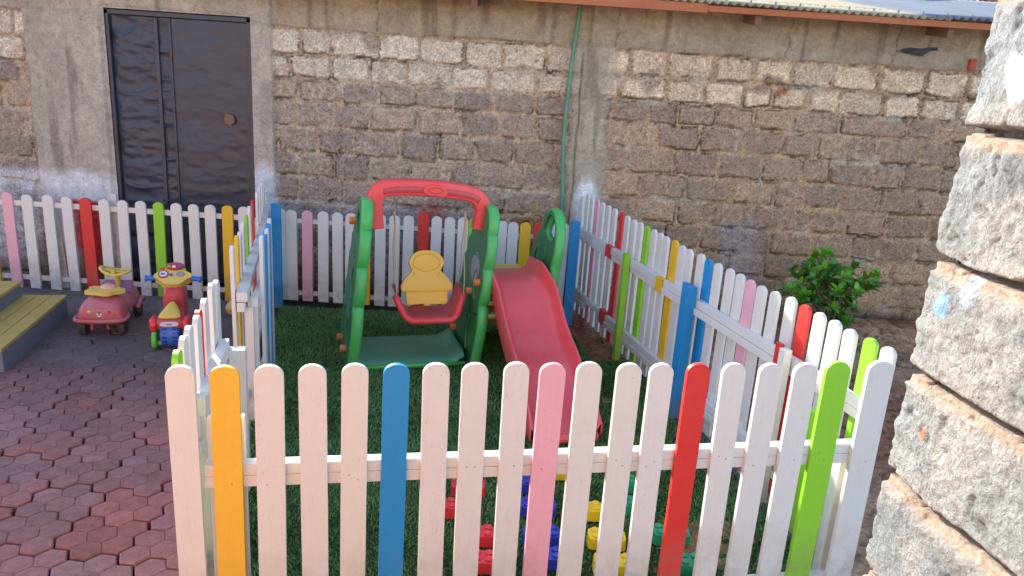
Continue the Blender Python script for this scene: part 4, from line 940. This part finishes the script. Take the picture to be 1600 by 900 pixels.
# ------------------------------------------------------------------ ride-on motorbike
def moto():
    c0=gz(267,546,0); rz=R(16)
    root=empty('ride_on_motorbike',(c0.x,c0.y,0),rz); root.scale=(.93,.95,.97); tag(root,'red toddler motorbike with blue handlebars and yellow dashboard seen from behind','ride-on toy')
    def wheel(nm,x,y,r_,w_,mt,par=root):
        bm=BM(); tube(bm,[(x-w_/2,y,r_),(x-w_/2+.008,y,r_),(x+w_/2-.008,y,r_),(x+w_/2,y,r_)],[r_*.9,r_,r_,r_*.9],28); return obj(nm,bm,mt,par,bev=.004)
    wr=wheel('rear_wheel',0,.07,.095,.125,'pl_blue')
    bm=BM()
    for k in range(20):
        a=2*PI*k/20
        for x in (-.036,.036): box(bm,(x,.07+.096*math.cos(a),.095+.096*math.sin(a)),(.034,.007,.017),Matrix.Rotation(a,3,'X'))
    obj('tread',bm,'pl_blb',wr,bev=.001)
    wheel('front_wheel',0,.46,.085,.08,'pl_blue')
    for s in (-1,1):
        w_=wheel('side_wheel',s*.105,.035,.068,.035,'pl_lg'); bm=BM(); cyl(bm,(s*.088,.02,.045),(s*.06,.02,.045),.018,10); obj('axle',bm,'pl_lg',w_)
    bm=BM(); loft(bm,[(.0,0,.085,.155,.195,.9),(.012,0,.105,.14,.215,.9),(.05,0,.115,.13,.235,.86),(.12,0,.11,.13,.24,.8),(.20,0,.085,.12,.24,.8),(.28,0,.078,.10,.30,.85),(.36,0,.085,.12,.37,.9),(.43,0,.07,.16,.40,.9),(.47,0,.05,.2,.38,.9)],24,3.0)
    b=obj('body',bm,'pl_redd',root,smooth=True,sub=1)
    for s in (-1,1):
        bm=BM(); loft(bm,[(.0,s*.105,.020,.13,.20),(.03,s*.112,.028,.12,.225),(.09,s*.110,.026,.12,.225),(.13,s*.10,.018,.14,.20)],14,2.6); obj('mudguard',bm,'pl_blr',b,smooth=True)
    bm=BM(); prism(bm,[[(p.x,p.y) for p in smooth_path([(-.055,.175,0),(-.055,.197,0),(0,.203,0),(.055,.197,0),(.055,.175,0),(0,.17,0)],4,True)]],lambda u,v_,t:(u,-.004-t,v_),-.006,.004); pl_=obj('rear_plate',bm,'pl_wht',b,bev=.002)
    bm=BM(); sphere(bm,(0,-.009,.187),(.022,.003,.007)); obj('emblem',bm,'pl_grey',pl_,smooth=True)
    bm=BM(); loft(bm,[(.012,0,.078,.215,.235,.9),(.04,0,.088,.22,.255,.75),(.11,0,.07,.225,.285,.6),(.17,0,.045,.23,.30,.6),(.20,0,.03,.24,.29,.6)],20,2.6); obj('saddle',bm,'pl_ylw2',root,smooth=True,sub=1)
    bm=BM(); loft(bm,[(.225,0,.075,.20,.35,.85),(.26,0,.085,.18,.40,.86),(.32,0,.085,.16,.42,.9),(.38,0,.06,.18,.41,.9)],20,3.2); obj('tank',bm,'pl_redd',b,smooth=True)
    tr=Matrix.Translation((-.005,.30,.445))@Matrix.Rotation(R(38),4,'X')
    o_=[]; 
    for i in range(48):
        a=2*PI*i/48; r_=1+.07*math.cos(4*a)+.05*math.cos(6*a); o_.append((.118*r_*math.cos(a),.080*r_*math.sin(a)))
    bm=BM(); prism(bm,[o_],lambda u,v_,t:tr@Vector((u,v_,t)),-.045,.018); ds=obj('dashboard',bm,'pl_ylw2',root,bev=.010,seg=3)
    def disc(nm,x,y,rx,ry,mt,z0=.017,z1=.024):
        bm=BM(); prism(bm,[ellipse(x,y,rx,ry,20)],lambda u,v_,t:tr@Vector((u,v_,t)),z0,z1); return obj(nm,bm,mt,ds,bev=.0015)
    disc('dial',-.066,.008,.038,.034,'pl_redd'); disc('dial_face',-.066,.008,.027,.024,'pl_wht',.02,.027); disc('dial_mark',-.068,.006,.017,.008,'pl_blue',.024,.030)
    disc('button',-.012,.004,.014,.012,'pl_blue'); disc('button',.05,.008,.030,.020,'pl_grey'); disc('button',.07,.052,.018,.010,'pl_lg'); disc('button',-.075,.058,.016,.010,'pl_redd')
    bm=BM(); prism(bm,[ellipse(.01,.075,.066,.032,24)],lambda u,v_,t:tr@Vector((u,v_,t)),.0,.034); wsr=obj('screen_hood',bm,'pl_redd',ds,bev=.006)
    for x,mt in ((-.03,'pl_lg'),(.005,'pl_wht'),(.04,'pl_blue')):
        bm=BM(); prism(bm,[ellipse(x,.062,.014,.010,14)],lambda u,v_,t:tr@Vector((u,v_,t)),.03,.042); obj('light',bm,mt,wsr,bev=.002)
    for s in (-1,1):
        a=tr@Vector((s*.09,.0,-.012)); b_=a+Vector((s*.105,-.01,.0 if s<0 else -.012)); bm=BM(); tube(bm,[a,a.lerp(b_,.86),a.lerp(b_,.87),b_],[.018,.018,.026,.023],14); obj('handlebar',bm,'pl_blue',root,bev=.003)
moto()
# ball half hidden behind the left fence
bm=BM(); c_=gz(366,493,0); sphere(bm,(0,0,.06),(.062,.062,.060),24,14); bl=obj('ball',bm,'pl_ylw2',None,(c_.x,c_.y,.0),smooth=True); tag(bl,'small dusty orange yellow ball on the paving behind the left fence','ball')
bm=BM(); closed_tube(bm,[(.0625*math.cos(a),.0625*math.sin(a),.06) for a in [2*PI*i/32 for i in range(32)]],.003,6,Vector((0,0,1))); obj('seam',bm,'pl_oran',bl,smooth=True)

# ------------------------------------------------------------------ shrub by the wall
def leaf_mesh(bmv,p,dirv,nrm,ln,wd):
    s=dirv.cross(nrm).normalized(); nrm=s.cross(dirv).normalized()
    rows=[(0,.02,0),(.25,.36,.03),(.55,.5,.02),(.8,.36,-.03),(1,.03,-.10)]
    prev=None
    for t,w_,dz in rows:
        c=p+dirv*(t*ln)+nrm*(dz*ln); a=bmv.verts.new(c-s*(w_*wd)+nrm*(.12*w_*wd)); m=bmv.verts.new(c); b=bmv.verts.new(c+s*(w_*wd)+nrm*(.12*w_*wd))
        if prev: bmv.faces.new((prev[0],prev[1],m,a)); bmv.faces.new((prev[1],prev[2],b,m))
        prev=(a,m,b)
def shrub():
    b0=gz(1284,534,0.05); root=empty('shrub',(b0.x,b0.y-.05,.04)); tag(root,'leafy green shrub with glossy rounded leaves growing between right fence and wall','shrub')
    sb=BM(); lv=BM(); nw=BM(); rs=random.Random(3)
    def rosette(p,ax,new):
        n=rs.randint(9,14)
        for i in range(n):
            el=rs.uniform(.05,1.15); az=i*2.4+rs.uniform(-.3,.3)
            u=ax.orthogonal().normalized(); v_=ax.cross(u)
            dv=(ax*math.sin(el)+(u*math.cos(az)+v_*math.sin(az))*math.cos(el)).normalized()
            leaf_mesh(nw if (new and el>.45) else lv,p-ax*rs.uniform(0,.06),dv,(ax+Vector((0,0,.5))).normalized(),rs.uniform(.055,.085),rs.uniform(.036,.048))
    tips=[]
    for i in range(14):
        a=rs.uniform(0,2*PI); sp=rs.uniform(.08,.30); 
        top=Vector((sp*math.cos(a)*1.25-.04,sp*math.sin(a)*.7,rs.uniform(.44,.70)))
        mid=top*.5+Vector((rs.uniform(-.04,.04),rs.uniform(-.04,.04),.04))
        pts=smooth_path([(rs.uniform(-.02,.02),rs.uniform(-.02,.02),-.04),tuple(mid),tuple(top)],5); tube(sb,pts,[.009-.006*k/(len(pts)-1) for k in range(len(pts))],6)
        tips.append((pts[-1],(pts[-1]-pts[-3]).normalized()))
        for j in range(5):
            q=pts[rs.randint(3,len(pts)-2)]; a2=rs.uniform(0,2*PI); e=q+Vector((math.cos(a2)*rs.uniform(.10,.22),math.sin(a2)*rs.uniform(.05,.14),rs.uniform(.0,.15)))
            tube(sb,[q,q.lerp(e,.5)+Vector((0,0,.015)),e],[.005,.004,.0025],5); tips.append((e,(e-q+Vector((0,0,.10))).normalized()))
    for k,(p,a) in enumerate(tips): rosette(p,a,(p.z>.36 and rs.random()<.6))
    obj('stem',sb,'bark',root,smooth=True); obj('foliage',lv,'leaf',root,smooth=True); obj('young_foliage',nw,'leaf_new',root,smooth=True)
shrub()
# weeds on the bare strip
for i,(x,y,lb) in enumerate(((940,537,'tuft of low green weeds on the bare soil beside the slide'),(958,548,'small weed on the bare soil just behind the carpet corner'),(982,562,'weed sprouting at the foot of the lime green post'),(1330,545,'patch of weeds on the soil below the shrub'),(1382,520,'sparse weed on the soil bank right of the shrub'))):
    p=gz(x,y,.0); bm=BM(); rs=random.Random(i)
    for k in range(26 if i in(0,3) else 14):
        a=rs.uniform(0,2*PI); q=Vector((rs.gauss(0,.03),rs.gauss(0,.03),.0)); dv=Vector((math.cos(a),math.sin(a),rs.uniform(.3,1.4))).normalized(); leaf_mesh(bm,q,dv,Vector((0,0,1)),rs.uniform(.02,.045),rs.uniform(.008,.016))
    o=obj('weed',bm,'weed',None,(p.x,p.y,.012 if i<3 else .06)); tag(o,lb,'weed','weeds on the bare soil')
# pebbles and crumbs of soil
bm=BM(); rs=random.Random(9)
for i in range(420):
    t=rs.random(); y=2.3+t*3.6; 
    if rs.random()<.6: x=(1.52-(y-2.6)*.26)-rs.uniform(.02,.24)
    else: x=rs.uniform(.6,4.2); y=rs.uniform(4.9,6.0)
    s=rs.uniform(.004,.014); bmesh.ops.create_icosphere(bm,subdivisions=1,radius=s,matrix=Matrix.Translation((x,y,.004+s*.2))@Matrix.Diagonal((1,rs.uniform(.6,1.2),.6,1)))
tag(obj('gravel',bm,'brickred'),'loose crumbs and pebbles on the bare soil strip','gravel',kind='stuff')
